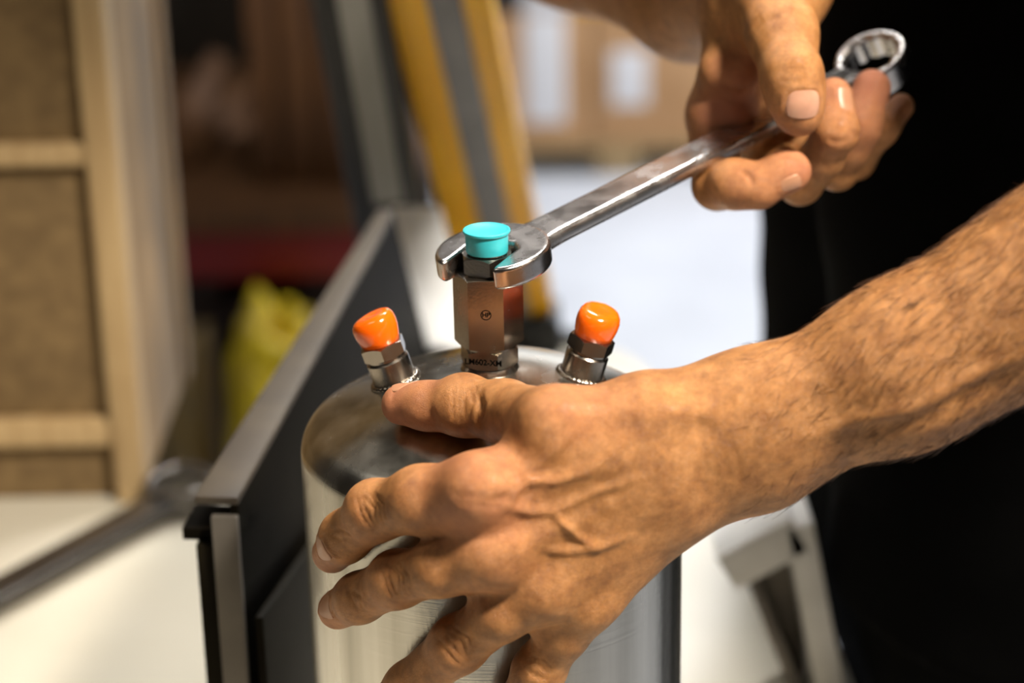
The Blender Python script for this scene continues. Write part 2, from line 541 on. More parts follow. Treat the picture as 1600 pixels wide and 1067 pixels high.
# ------------------------------------------------------------------ wooden crate on the bench
cy0, cy1 = 0.585, 0.84
cxr = PY(203, 500, cy0)[0]
crate = empty('wooden_crate', (cxr - 0.3, cy0, BENCH))
tag(crate, 'tall pale wooden crate with brown hardboard panels at the far left of the bench', 'crate')
CB, CT = BENCH, 0.55
zr1, zr2 = PY(60, 247, cy0)[2], PY(60, 683, cy0)[2]
xl = cxr - 0.62
post_w = 0.0205
for (xa, xb) in ((cxr - post_w, cxr), (xl, xl + post_w)):
    box('stile', (xa, cy0, CB), (xb, cy0 + 0.03, CT), M['pine'], crate, 0.002)
for zc, hh in ((zr1, 0.0075), (zr2, 0.010), (CT - 0.02, 0.02)):
    box('rail', (xl + post_w, cy0 + 0.004, zc - hh), (cxr - post_w, cy0 + 0.03, zc + hh), M['pine'], crate, 0.002)
for za, zb in ((CB, zr2 - 0.010), (zr2 + 0.010, zr1 - 0.0075), (zr1 + 0.0075, CT - 0.04)):
    box('panel', (xl + post_w, cy0 + 0.014, za), (cxr - post_w, cy0 + 0.026, zb), M['board'], crate, 0.001)
box('side_panel', (cxr - 0.012, cy0 + 0.03, CB), (cxr - 0.004, cy1 - 0.03, CT), M['shaded_grimy_pine'], crate, 0.001)
box('side_stile', (cxr - 0.028, cy1 - 0.03, CB), (cxr, cy1, CT), M['shaded_grimy_pine'], crate, 0.002)
box('back_panel', (xl, cy1 - 0.012, CB), (cxr - 0.03, cy1, CT), M['board'], crate, 0.001)
def plank(name, pa, pb, width, thick, material, parent, nrm=(0, -1, 0), bevel=0.0015):
    """board whose centre line runs pa..pb, its face looking along nrm"""
    pa, pb = Vector(pa), Vector(pb)
    d = pb - pa
    z = d.normalized(); n = Vector(nrm); n = (n - z * n.dot(z)).normalized(); x = n.cross(z)
    me = mesh_bm(name, box_bm(width, thick, d.length, min(bevel, thick * 0.4)))
    o = link(name, me, material, parent, 35)
    R = Matrix((x, n, z)).transposed().to_4x4()
    T = Matrix.Translation((pa + pb) / 2 - (Vector(parent.location) if parent else Vector()))
    o.matrix_local = T @ R
    return o

# ------------------------------------------------------------------ leaning posts behind the bench work
def leaning_post(name, label, top, bot, ytop, ybot, wtop, stripe, colour, smat, cat):
    a, b = PY(*bot, ybot), PY(*top, ytop)
    root = empty(name, tuple(a))
    tag(root, label, cat)
    plank('post', a, b, wtop, 0.045, colour, root, bevel=0.006)
    d = (b - a)
    n = np.array([0, -1.0, 0]); n -= d * (n @ d) / (d @ d); n /= np.linalg.norm(n)
    s0, s1, sw, sx = stripe
    x = np.cross(n, d / np.linalg.norm(d))
    plank('stripe', a + d * s0 + n * 0.0235 + x * sx, a + d * s1 + n * 0.0235 + x * sx, sw, 0.003, smat, root, bevel=0.001)
    return root, a, b, d, n
yp, a, b, d, n = leaning_post('yellow_post', 'yellow leaning post with a grey stripe and black foot behind the valve', (675, -60), (797, 470), 0.66, 0.885,
                              0.072, (0.02, 0.99, 0.024, -0.004), M['yellow'], M['grey_tape'], 'post')
fz = BENCH
fa = PZ(822, 488, fz)
box('foot', (a[0] - 0.036, a[1] - 0.03, fz), (a[0] + 0.042, a[1] + 0.022, fz + 0.035), M['black_paint'], yp, 0.004)
box('foot_bar', (a[0] + 0.03, a[1] - 0.005, fz), (a[0] + 0.075, a[1] + 0.018, fz + 0.008), M['black_paint'], yp, 0.003)
leaning_post('black_post', 'black leaning post with a wide grey stripe left of the yellow post', (540, -60), (642, 520), 0.64, 0.80,
             0.052, (0.45, 0.985, 0.022, -0.003), M['black_paint'], M['pale_strip'], 'post')

# ------------------------------------------------------------------ steel fixture round the canister
Z0 = -0.085
fp, npnt = PZ(617, 336, Z0), PZ(372, 790, Z0)
fix = empty('steel_fixture', tuple((fp + npnt) / 2 * np.array([1, 1, 0]) + np.array([0, 0, BENCH])))
tag(fix, 'dark steel fixture wall with grey flange and white end plate behind the canister', 'fixture')
dirw = npnt - fp; dirw /= np.linalg.norm(dirw)
outw = np.array([dirw[1], -dirw[0], 0.0])
if outw[0] > 0: outw = -outw
def wallpt(s, z):                 # s metres from the far end along the wall
    p = fp + dirw * s; return np.array([p[0], p[1], z])
LW = np.linalg.norm(npnt - fp)
wq = PPL(665, 525, fp, outw)
prism('wall_plate', [np.array([wq[0], wq[1], BENCH]), wallpt(LW, BENCH), wallpt(LW, Z0), wallpt(0, Z0), wq], outw * 0.004, M['dark_steel'], fix, bevel=0.0008)
fl = 0.020
prism('top_flange', [wallpt(0, Z0), wallpt(LW, Z0), wallpt(LW, Z0) + outw * fl, wallpt(0, Z0) + outw * fl * 0.5], (0, 0, 0.004), M['flange'], fix, bevel=0.001)
prism('end_flange', [wallpt(LW, BENCH), wallpt(LW, Z0 - 0.004), wallpt(LW, Z0 - 0.004) + outw * 0.012, wallpt(LW, BENCH) + outw * 0.012], dirw * 0.004, M['grey_steel'], fix, bevel=0.001)
prism('outer_lip', [wallpt(LW, BENCH) + outw * 0.0122, wallpt(LW, Z0 - 0.02) + outw * 0.0122, wallpt(LW, Z0 - 0.02) + outw * 0.021, wallpt(LW, BENCH) + outw * 0.021], dirw * -0.006, M['gusset_steel'], fix, bevel=0.001)
prism('corner_lug', [wallpt(LW - 0.004, Z0 - 0.014), wallpt(LW - 0.03, Z0 - 0.014) , wallpt(LW - 0.03, Z0 - 0.014) + outw * 0.028, wallpt(LW - 0.004, Z0 - 0.014) + outw * 0.028], (0, 0, -0.006), M['dark_steel'], fix, bevel=0.001)
nw = -outw
g1, g2 = PPL(560, 735, fp + nw * 0.004, nw), PPL(372, 1000, fp + nw * 0.004, nw)
s1, s2 = float((g1 - fp) @ dirw), float((g2 - fp) @ dirw)
g3 = g1 + (g2 - g1) * min(1.4, (LW - s1) / (s2 - s1))
prism('gusset', [g1, g3, np.array([g3[0], g3[1], BENCH]) if g3[2] > BENCH else g3, np.array([g1[0], g1[1], BENCH])], nw * 0.004, M['gusset_steel'], fix, bevel=0.0008)
# white sloping end plate, rounded at its free top corner, on a prop
pn = np.array([0, -0.64, 0.77])
p0 = PY(690, 532, wq[1] - 0.012)
def ep(px, py): return PPL(px, py, p0, pn)
c0, c1, c2, c3, c4 = ep(612, 321), ep(672, 321), ep(692, 338), ep(742, 545), ep(668, 540)
pts = [c4, c0]
for t in np.linspace(0, 1, 7):
    k = ep(696, 320)
    pts.append(c1 * (1 - t) ** 2 + k * 2 * t * (1 - t) + c2 * t * t)
pts.append(c3)
prism('end_plate', pts, -pn * 0.005, M['white_paint'], fix, bevel=0.001)
pm, pt_ = (c4 + c3) / 2 + np.array([0, 0.012, 0]), (c0 + c2) / 2
plank('prop', np.array([pt_[0] + 0.004, pt_[1] - 0.012, BENCH]), pt_ + np.array([0.004, -0.012, -0.022]), 0.03, 0.02, M['dark_steel'], fix)

# white folded bracket at the right edge of the bench
yB = 0.31
br = empty('white_bracket', tuple(PZ(1240, 1067, BENCH)))
tag(br, 'white folded sheet bracket standing on the bench edge right of the canister', 'bracket')
B1, B2 = PY(1128, 868, yB), PY(1243, 806, yB)
C2 = PY(1292, 1090, yB); C2[2] = max(C2[2], BENCH)
plank('top_bar', B1, B2, 0.024, 0.05, M['white_paint'], br)
plank('side_bar', C2, PY(1240, 792, yB), 0.0165, 0.05, M['white_paint'], br)
plank('strut', PY(1250, 1085, yB), PY(1166, 872, yB), 0.007, 0.04, M['grey_steel'], br)
pl = [PY(1160, 872, yB + 0.012), PY(1240, 835, yB + 0.012), PY(1262, 1075, yB + 0.012)]
prism('web_plate', pl, (0, 0.003, 0), M['grey_steel'], br)

# ------------------------------------------------------------------ pallet with cartons across the hall
yP = PZ(900, 276, FLOOR)[1]
def xz(px, py, y=None):
    p = PY(px, py, yP if y is None else y); return p[0], p[2]
pallet = empty('pallet', (PY(965, 260, yP)[0], yP, FLOOR))
tag(pallet, 'pale wooden pallet under the cartons across the hall', 'pallet')
x_a, x_b = xz(700, 250)[0], xz(1330, 250)[0]
xm0, xm1 = xz(933, 250)[0], xz(1000, 250)[0]
zt = xz(900, 238)[1]
for (bx0, bx1) in ((x_a, x_a + (xm1 - xm0)), (xm0, xm1), (x_b - (xm1 - xm0), x_b)):
    for k in range(2):
        box('block', (bx0, yP + k * 0.6, FLOOR + 0.0), (bx1, yP + 0.12 + k * 0.6, zt), M['pine'], pallet, 0.004)
    box('skid_board', (bx0, yP + 0.12, FLOOR), (bx1, yP + 0.6, FLOOR + 0.018), M['pine'], pallet, 0.002)
for k in range(5):
    box('deck_board', (x_a, yP + k * 0.15, zt), (x_b, yP + k * 0.15 + 0.12, zt + 0.022), M['pine'], pallet, 0.002)
zc0 = zt + 0.022
def carton(xa, xb, z0, z1, label, labels, y=None, depth=0.5, material='cardboard'):
    y = yP + 0.01 if y is None else y
    root = empty('carton', ((xa + xb) / 2, y, z0))
    tag(root, label, 'carton', 'cartons stacked on the pallet')
    box('carton_body', (xa, y, z0), (xb, y + depth, z1), M[material], root, 0.006)
    box('tape', ((xa + xb) / 2 - 0.025, y - 0.0006, z1 - 0.05), ((xa + xb) / 2 + 0.025, y + depth - 0.01, z1 + 0.0006), M['cardboard'], root, 0.0002)
    for (a, b, c, d2) in labels:
        p, q = PY(a, d2, y), PY(b, c, y)
        box('paper_label', (p[0], y - 0.0015, max(p[2], z0 + 0.005)), (q[0], y, min(q[2], z1 - 0.004)), M['paper'], root, 0.0004)
    return root
zc1 = xz(900, 22)[1]
xs = xz(925, 100)[0]
carton(x_a + 0.02, xs - 0.004, zc0, zc1, 'tan carton with a tall white paper label beside the yellow post', [(822, 882, -20, 192)])
carton(xs + 0.004, x_b - 0.03, zc0, zc1, 'tan carton with a small white paper label behind the gripping hand', [(955, 1012, 78, 165)])
zc2 = zc1 + 0.3
xt = xz(812, 0)[0]
carton(x_a + 0.02, xt, zc1 + 0.001, zc2, 'black carton on top of the tan ones beside the yellow post', [], material='black_paint', depth=0.45)
carton(xt + 0.006, xz(888, 0)[0], zc1 + 0.001, zc2, 'white carton on top between black and yellow cartons', [], material='paper', depth=0.45)
carton(xz(892, 0)[0], xz(1010, 0)[0], zc1 + 0.001, zc2, 'yellow carton on top behind the raised forearm', [], material='yellow', depth=0.45)

# ------------------------------------------------------------------ storage rack, left background
yR = 2.3
rack = empty('storage_rack', (PY(400, 400, yR)[0], yR, FLOOR))
tag(rack, 'low storage rack with a red beam and plywood deck in the dim background', 'rack')
rx0, rx1 = PY(40, 400, yR)[0], PY(655, 400, yR)[0]
zb0, zb1 = PY(400, 436, yR)[2], PY(400, 362, yR)[2]
box('beam', (rx0, yR, zb0), (rx1, yR + 0.05, zb1), M['red'], rack, 0.004)
box('beam', (rx0, yR + 0.85, zb0), (rx1, yR + 0.90, zb1), M['red'], rack, 0.004)
zd = PY(400, 322, yR)[2]
box('deck', (rx0, yR - 0.01, zb1), (rx1, yR + 0.91, zd), M['oldwood'], rack, 0.003)
for x in (rx0, rx1 - 0.06):
    for y in (yR + 0.05, yR + 0.79):
        box('upright', (x, y, FLOOR), (x + 0.06, y + 0.06, 1.2), M['black_paint'], rack, 0.004)
box('top_shelf', (rx0, yR, 1.2), (rx1, yR + 0.9, 1.23), M['oldwood'], rack, 0.003)
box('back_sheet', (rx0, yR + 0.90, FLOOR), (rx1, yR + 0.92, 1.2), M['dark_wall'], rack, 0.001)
# crate of upright brown boards on the deck
wc = empty('board_crate', (PY(480, 300, yR)[0], yR + 0.1, zd))
tag(wc, 'brown crate of upright boards on the rack deck beside the black post', 'crate')
for (a, b, k) in ((402, 440, 0), (448, 498, 1), (504, 545, 2), (551, 592, 3)):
    p, q = PY(a, 300, yR + 0.1), PY(b, 300, yR + 0.1)
    box('board', (p[0], yR + 0.1 + 0.004 * (k % 2), zd), (q[0], yR + 0.125 + 0.004 * (k % 2), zd + 0.46), M['oldwood'], wc, 0.003)
p, q = PY(396, 300, yR + 0.1), PY(598, 300, yR + 0.1)
box('box_back', (p[0], yR + 0.13, zd), (q[0], yR + 0.45, zd + 0.40), M['oldwood'], wc, 0.003)
pb = PY(455, 22, yR + 0.1)
box_p = empty('small_box', (pb[0], yR + 0.1, zd + 0.461))
tag(box_p, 'small pale pink box lying on top of the brown board crate', 'box')
box('box_body', (pb[0] - 0.05, yR + 0.12, zd + 0.461), (pb[0] + 0.045, yR + 0.3, zd + 0.53), M['cardboard'], box_p, 0.005)
box('box_lid', (pb[0] - 0.052, yR + 0.118, zd + 0.515), (pb[0] + 0.047, yR + 0.302, zd + 0.535), M['palebag'], box_p, 0.004)
for k, (a0, a1, lab) in enumerate((((268, 268), (338, 95), 'brown timber leaning steeply on the rack, nearer the crate corner'),
                                   ((302, 318), (382, 150), 'brown timber leaning on the rack, lower of the two'))):
    pa, pc = PY(*a0, yR + 0.2 - 0.0 * k), PY(*a1, yR + 0.62)
    pa[2] = zd + 0.016; pc = pc + np.array([0.0, 0.06 * k, 0.0])
    e = empty('timber', tuple(pa)); tag(e, lab, 'timber')
    plank('timber_board', pa, pc, 0.035, 0.03, M['oldwood'], e)
# bags on the floor under the beam
def bag(name, label, c, rad, material, seed, cat='bag'):
    bm = bmesh.new()
    bmesh.ops.create_icosphere(bm, subdivisions=4, radius=1.0)
    r_ = np.random.default_rng(seed)
    ph = r_.uniform(0, 6, 6)
    for v in bm.verts:
        x, y, z = v.co
        k = 1 + 0.10 * math.sin(4 * x + ph[0]) * math.sin(3 * z + ph[1]) + 0.06 * math.sin(9 * y + 6 * z + ph[2]) + 0.04 * math.sin(14 * x + ph[3])
        s = lambda t: math.copysign(abs(t) ** 0.7, t)
        v.co = Vector((s(x) * rad[0], s(y) * rad[1], (s(z) + 1) * rad[2])) * k
        v.co.z = max(v.co.z, 0)
    root = empty(name, c); tag(root, label, cat)
    link('bag_body', mesh_bm(name, bm), material, root, 180)
    bm = bmesh.new()
    bmesh.ops.create_cone(bm, cap_ends=True, segments=16, radius1=rad[0] * 0.3, radius2=rad[0] * 0.12, depth=rad[2] * 0.3)
    o = link('tied_neck', mesh_bm('tied_neck', bm), material, root, 60)
    o.location = (0, 0, rad[2] * 2.05)
    return root
yb = yR - 0.02
c = PY(470, 560, yb); bag('sack', 'bright yellow sack under the red rack beam', (c[0] - 0.005, yb - 0.1, FLOOR), (0.095, 0.10, 0.205), M['bag'], 1)
for (a, b, z1, lab, cat) in ((215, 345, 0.36, 'dark brown tote box under the left of the red beam', 'box'), (358, 462, 0.30, 'dark brown tote box under the red beam behind the sacks', 'box'), (478, 640, 0.38, 'dark brown tote box behind the yellow sack', 'box')):
    p, q = PY(a, 560, yR + 0.3), PY(b, 560, yR + 0.3)
    e = empty('tote_box', ((p[0] + q[0]) / 2, yR + 0.3, FLOOR)); tag(e, lab, cat, 'tote boxes under the rack deck')
    box('tote_body', (p[0], yR + 0.3, FLOOR), (q[0], yR + 0.7, FLOOR + z1), M['tote'], e, 0.008)
    box('tote_rim', (p[0] - 0.006, yR + 0.292, FLOOR + z1 - 0.03), (q[0] + 0.006, yR + 0.708, FLOOR + z1 + 0.004), M['tote'], e, 0.004)
c = PY(345, 560, yb + 0.15); bag('sack', 'pale dusty sack left of the yellow sack under the red beam', (c[0] - 0.03, yb - 0.05, FLOOR), (0.05, 0.08, 0.195), M['palebag'], 2)

# ================================================================== CANISTER
R, CROWN, KN = 0.0793, 0.1314, 0.0165
aK = math.asin((R - KN) / (CROWN - KN))
czK = -CROWN + (CROWN - KN) * math.cos(aK)
prof = [(CROWN * math.sin(t), CROWN * math.cos(t) - CROWN) for t in np.linspace(0, aK, 28)]
prof += [(R - KN + KN * math.sin(t), czK + KN * math.cos(t)) for t in np.linspace(aK, math.pi / 2, 18)[1:]]
prof += [(R, z) for z in np.linspace(czK, BENCH + 0.012, 12)[1:]] + [(R - 0.006, BENCH + 0.002), (R - 0.012, BENCH), (0, BENCH)]
def can_sdf(p):                   # outside distance to the canister
    r = math.hypot(p[0], p[1]); z = p[2]
    if z > czK:
        dc = math.hypot(r, z + CROWN)
        ang = math.atan2(r, z + CROWN)
        if ang < aK: return dc - CROWN
        return math.hypot(r - (R - KN), z - czK) - KN
    return r - R
def touch(px, py, off):           # first point of the pixel's ray at that distance from the canister
    d = ray(px, py); d = d / np.linalg.norm(d)
    t, best = 0.6, (9, 0)
    for _ in range(400):
        s = can_sdf(CAM + d * t) - off
        if s < best[0]: best = (s, t)
        if s < 1e-5: break
        t += max(s, 2e-4)
        if t > 1.2: t = best[1]; break
    return CAM + d * t

can = empty('canister', (0, 0, BENCH))
tag(can, 'brushed stainless steel pressure canister with domed top held by the hand', 'canister')
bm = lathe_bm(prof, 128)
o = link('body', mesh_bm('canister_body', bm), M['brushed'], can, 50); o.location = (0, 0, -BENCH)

def along(base, axis):            # matrix: local z along axis
    z = Vector(axis).normalized(); x = Vector((0, -1, 0)).cross(z).normalized(); y = z.cross(x)
    mt = Matrix((x, y, z)).transposed().to_4x4(); mt.translation = Vector(base); return mt
SF = {}
tube_prof = [(0.0, -0.004), (0.0089, -0.004), (0.0089, 0.0096), (0.0083, 0.0103), (0.0, 0.0103)]
me_tube = mesh_bm('fitting_tube', lathe_bm(tube_prof, 48)); me_tube.materials.append(M['nickel']); shade(me_tube, 35)
me_neck = mesh_bm('neck', lathe_bm([(0, 0.0100), (0.0078, 0.0100), (0.0078, 0.0115), (0, 0.0115)], 48)); me_neck.materials.append(M['nickel']); shade(me_neck, 35)
def weld_mesh():
    bm = bmesh.new(); n, k = 144, 8
    V = []
    for i in range(n):
        t = 2 * math.pi * i / n
        rp = 0.0013 * (1 + 0.22 * abs(math.sin(t * 15)))
        V.append([bm.verts.new(((0.0093 + rp * math.cos(u)) * math.cos(t), (0.0093 + rp * math.cos(u)) * math.sin(t), rp * math.sin(u) - 0.0002 - 0.0 * t)) for u in np.linspace(0, 2 * math.pi, k, endpoint=False)])
    for i in range(n):
        for j in range(k):
            bm.faces.new((V[i][j], V[(i + 1) % n][j], V[(i + 1) % n][(j + 1) % k], V[i][(j + 1) % k]))
    return mesh_bm('weld_bead', bm)
me_weld = weld_mesh(); me_weld.materials.append(M['nickel']); shade(me_weld, 180)
cap_prof = [(0.0075, 0.0), (0.0080, 0.0004), (0.0085, 0.0025), (0.0091, 0.0055), (0.0092, 0.0080), (0.0088, 0.0102), (0.0077, 0.0118),
            (0.006, 0.0125), (0.0042, 0.0126), (0.0022, 0.0123), (0.0, 0.0120)]
def cap_mesh(seed):
    bm = lathe_bm(cap_prof, 40)
    r_ = np.random.default_rng(seed); ph = r_.uniform(0, 6.28, 4)
    for v in bm.verts:
        t = math.atan2(v.co.y, v.co.x); w = max(0, v.co.z / 0.012)
        k = 1 + 0.035 * w * math.sin(2 * t + ph[0]) + 0.02 * w * math.sin(3 * t + ph[1])
        v.co.x *= k; v.co.y *= k
        v.co.z += 0.0011 * w * w * math.sin(t + ph[2]) * math.hypot(v.co.x, v.co.y) / 0.009
    bmesh.ops.solidify if False else None
    return mesh_bm('vinyl_cap', bm)
for side, (px, py), lab in ((-1, (617, 596), 'glossy orange vinyl cap on the fitting above the thumb tip'), (1, (909, 594), 'glossy orange vinyl cap on the fitting right of the tall valve')):
    b = touch(px, py, 0.0003); b[1] = 0.002
    rr = math.hypot(b[0], b[1]); b[2] = math.sqrt(CROWN ** 2 - rr ** 2) - CROWN
    ax = np.array([b[0], b[1], b[2] + CROWN])
    mt = along(b, ax)
    o = link('side_fitting', me_tube, None, can); o.matrix_local = Matrix.Translation((0, 0, -BENCH)) @ mt
    link('neck', me_neck, None, o)
    w = link('weld_bead', me_weld, None, o)
    hb = mesh_bm('hex_nut', hexprofile_bm(0.0098, 0.0115, 0.0175, math.radians(6 if side > 0 else 31), 0.5))
    link('hex_nut', hb, M['nickel'], o, 30)
    c = link('orange_cap', cap_mesh(4 + side), M['orange'], None, 60)
    c.matrix_world = mt @ Matrix.Translation((0, 0, 0.0172))
    tag(c, lab, 'cap', 'orange vinyl caps on the canister fittings')

# ------------------------------------------------------------------ centre valve
valve = empty('valve_fitting', (0, 0, 0))
tag(valve, 'tall hexagonal steel valve fitting gripped by the spanner', 'valve')
A0 = -math.pi / 2                 # towards the camera
link('boss', mesh_bm('boss', lathe_bm([(0, -0.003), (0.0125, -0.003), (0.0118, 0.0005), (0.0112, 0.0018), (0, 0.0018)], 48)), M['nickel'], valve, 35)
link('base_nut', mesh_bm('base_nut', hexprofile_bm(0.0121, 0.0017, 0.0098, A0 + math.radians(16), 0.6)), M['nickel'], valve, 30)
link('groove', mesh_bm('groove', lathe_bm([(0, 0.0095), (0.0108, 0.0095), (0.0108, 0.0112), (0, 0.0112)], 48)), M['nickel'], valve, 35)
body = link('hex_body', mesh_bm('hex_body', hexprofile_bm(0.0143, 0.0110, 0.0412, A0 + math.radians(25.6), 0.35)), M['nickel'], valve, 30)
link('hex_collar', mesh_bm('hex_collar', hexprofile_bm(0.0114, 0.0415, 0.0490, A0 + math.radians(5), 0.6)), M['nickel'], valve, 30)
link('collar_neck', mesh_bm('collar_neck', lathe_bm([(0, 0.0408), (0.0095, 0.0408), (0.0095, 0.0418), (0, 0.0418)], 48)), M['nickel'], valve, 35)
link('nipple', mesh_bm('nipple', lathe_bm([(0, 0.0488), (0.0074, 0.0488), (0.0074, 0.0500), (0, 0.0500)], 48)), M['nickel'], valve, 35)
def text_on(parent, txt, size, ang, rad, z, name, label=None):
    cu = bpy.data.curves.new(name, 'FONT')
    cu.body = txt; cu.size = size; cu.align_x = 'CENTER'; cu.align_y = 'CENTER'; cu.extrude = 0.00004; cu.offset = 0.00009
    tmp = bpy.data.objects.new(name, cu); COL.objects.link(tmp)
    me = bpy.data.meshes.new_from_object(tmp.evaluated_get(bpy.context.evaluated_depsgraph_get()))
    bpy.data.objects.remove(tmp); me.name = name
    o = link(name, me, M['ink'])
    n = Vector((math.cos(ang), math.sin(ang), 0)); up = Vector((0, 0, 1)); x = up.cross(n)
    mt = Matrix((x, up, n)).transposed().to_4x4(); mt.translation = n * rad + up * z
    o.matrix_local = mt; o.parent = parent
    if label: o['label'] = label
    return o, mt
fa = A0 + math.radians(-4.4)
apo = 0.0143 * math.cos(math.pi / 6)
t_, mt = text_on(body, 'HP', 0.0026, fa, apo + 0.00003, 0.0268, 'stamped_letters', 'dark stamped letters inside a ring')
bm = bmesh.new(); n = 40
for i in range(n):
    pass
ri, ro = 0.00180, 0.00218
a_ = [bm.verts.new((ri * math.cos(2 * math.pi * i / n), ri * math.sin(2 * math.pi * i / n), 0.00004)) for i in range(n)]
b_ = [bm.verts.new((ro * math.cos(2 * math.pi * i / n), ro * math.sin(2 * math.pi * i / n), 0.00004)) for i in range(n)]
for i in range(n): bm.faces.new((a_[i], b_[i], b_[(i + 1) % n], a_[(i + 1) % n]))
o = link('stamped_ring', mesh_bm('stamped_ring', bm), M['ink'], body); o.matrix_local = mt
bn = [c for c in valve.children if c.name.startswith('base_nut')][0]
text_on(bn, 'LM602-XM', 0.0034, A0 + math.radians(-14), 0.0121 * math.cos(math.pi / 6) + 0.00003, 0.0055, 'stamped_code', 'dark stamped part code')

bm = lathe_bm([(0.0080, 0.0497), (0.0083, 0.0497), (0.0085, 0.0502), (0.0087, 0.0575), (0.0094, 0.0578), (0.0096, 0.0583), (0.0095, 0.0589), (0.0090, 0.0591),
               (0.0084, 0.0588), (0.0078, 0.0585), (0.0, 0.0585)], 64)
tc_ = link('teal_cap', mesh_bm('teal_cap', bm), M['teal'], None, 40)
tag(tc_, 'turquoise plastic plug cap with flanged rim on top of the valve', 'cap')

# ================================================================== SPANNER
WR_Z = 0.0452
ringc = PY(1366, 106, 0.168)
org = np.array([0, 0, WR_Z])
uvec = ringc - org; LWR = np.linalg.norm(uvec); uvec /= LWR
nvec = np.array([0, 0, 1.0]) - uvec * uvec[2]
nvec = nvec / np.linalg.norm(nvec)
vvec = np.cross(nvec, uvec)
def wrench_parts():
    # local frame: x along the shaft, y across, z normal
    out = {}
    h = 0.0005
    # open jaw head, turned in plane
    f = Field((-0.026, -0.032, -0.009), (0.040, 0.032, 0.009), h)
    P = f.pts((slice(None),) * 3).astype(np.float64)
    th = math.radians(15)
    a = P[..., 0] * math.cos(th) + P[..., 1] * math.sin(th)
    b = -P[..., 0] * math.sin(th) + P[..., 1] * math.cos(th)
    z = P[..., 2]
    outer = np.sqrt(((a - 0.0050) / 1.02) ** 2 + b ** 2) - 0.0234
    ao = 0.0108
    slot = np.maximum(np.abs(b) - ao, a - 0.0105)
    slot = np.maximum(slot, (np.abs(b) * math.sin(math.radians(45)) + a * math.cos(math.radians(45))) - 0.0122)
    tip = -(a + 0.0150 + 0.0 * b)                       # cut the jaw tips square
    kx = 0.0045
    shape = -smin(-smin(outer * 0 + np.maximum(outer, -slot), outer * 0 + 9, 0.001), -tip, kx)
    # jaws get thinner towards their outer rim
    half = 0.0048 + 0.0 * a
    er = 0.0016
    dx, dz = shape + er, np.abs(z) - (half - er)
    d = np.minimum(np.maximum(dx, dz), 0) + np.sqrt(np.maximum(dx, 0) ** 2 + np.maximum(dz, 0) ** 2) - er
    out['jaw_head'] = f.surface(d.astype(np.float32))
    # shaft
    L = LWR
    f = Field((0.020, -0.014, -0.009), (L - 0.008, 0.014, 0.012), 0.0006)
    P = f.pts((slice(None),) * 3).astype(np.float64)
    x, y, z = P[..., 0], P[..., 1], P[..., 2]
    flare = np.clip((0.040 - x) / 0.016, 0, 1) ** 2 * 0.0015 + np.clip((x - (L - 0.03)) / 0.02, 0, 1) ** 2 * 0.002
    hw = 0.0098 + flare
    ht = 0.0037
    er = 0.0032
    qx, qz = np.abs(y) - (hw - er), np.abs(z) - (ht - er)
    d = np.minimum(np.maximum(qx, qz), 0) + np.sqrt(np.maximum(qx, 0) ** 2 + np.maximum(qz, 0) ** 2) - er
    d = np.maximum(d, np.maximum(0.0235 - x, x - (L - 0.0145)))
    out['shaft'] = f.surface(d.astype(np.float32))
    # ring end, cranked upwards
    f = Field((-0.021, -0.021, -0.012), (0.021, 0.021, 0.012), h)
    P = f.pts((slice(None),) * 3).astype(np.float64)
    x, y, z = P[..., 0], P[..., 1], P[..., 2]
    r = np.sqrt(x * x + y * y); t = np.arctan2(y, x)
    tri = np.abs(((t * 12 / (2 * math.pi)) % 1) * 2 - 1)
    rin = 0.0118 + 0.0013 * (1 - tri) + np.clip(np.abs(z) - 0.0055, 0, 1) * 0.6
    ring = np.maximum(r - 0.0172, -(r - rin))
    er = 0.0010
    dx, dz = ring + er, np.abs(z) - (0.0070 - er)
    d = np.minimum(np.maximum(dx, dz), 0) + np.sqrt(np.maximum(dx, 0) ** 2 + np.maximum(dz, 0) ** 2) - er
    out['ring_end'] = f.surface(d.astype(np.float32))
    return out
wparts = {k: quadmesh(k, relax(v[0], v[1], 1), v[1]) for k, v in wrench_parts().items()}
for k, me in wparts.items(): me.materials.append(M['chrome'])
def make_wrench(mt, label, ring_tilt, material=None):
    root = empty('combination_wrench')
    root.matrix_world = mt
    tag(root, label, 'wrench')
    link('jaw_head', wparts['jaw_head'], None, root)
    link('shaft', wparts['shaft'], None, root)
    r_ = link('ring_end', wparts['ring_end'], None, root)
    r_.location = (LWR, 0, 0.0015)
    r_.rotation_euler = (0, math.radians(-ring_tilt), 0)
    if material is not None:
        for c in root.children:
            c.material_slots[0].link = 'OBJECT'; c.material_slots[0].material = material
    return root
mw = Matrix((Vector(uvec), Vector(vvec), Vector(nvec))).transposed().to_4x4(); mw.translation = Vector(org)
make_wrench(mw, 'polished combination spanner turning the valve, ring end held in the raised hand', 24)
# second spanner, lying blurred on the bench: ring end away from the camera
re_, oe_ = PZ(283, 776, BENCH + 0.009), PZ(0, 938, BENCH + 0.006)
u2 = re_ - oe_; u2[2] = 0; u2 /= np.linalg.norm(u2)
o2 = re_ - u2 * LWR * 1.45; o2[2] = BENCH + 0.0115
mw2 = Matrix((Vector(u2), Vector(np.cross([0, 0, 1], u2)), Vector((0, 0, 1)))).transposed().to_4x4(); mw2.translation = Vector(o2); mw2 = mw2 @ Matrix.Scale(1.45, 4)
make_wrench(mw2, 'steel combination spanner lying on the white bench top in front of the crate', 6, M['dark_reflect_chrome'])

# ================================================================== PERSON
person = empty('person', (0.36, 0.42, FLOOR))
tag(person, 'person in black clothes steadying the canister and turning the spanner', 'person')
def mm(x): return x * 0.001

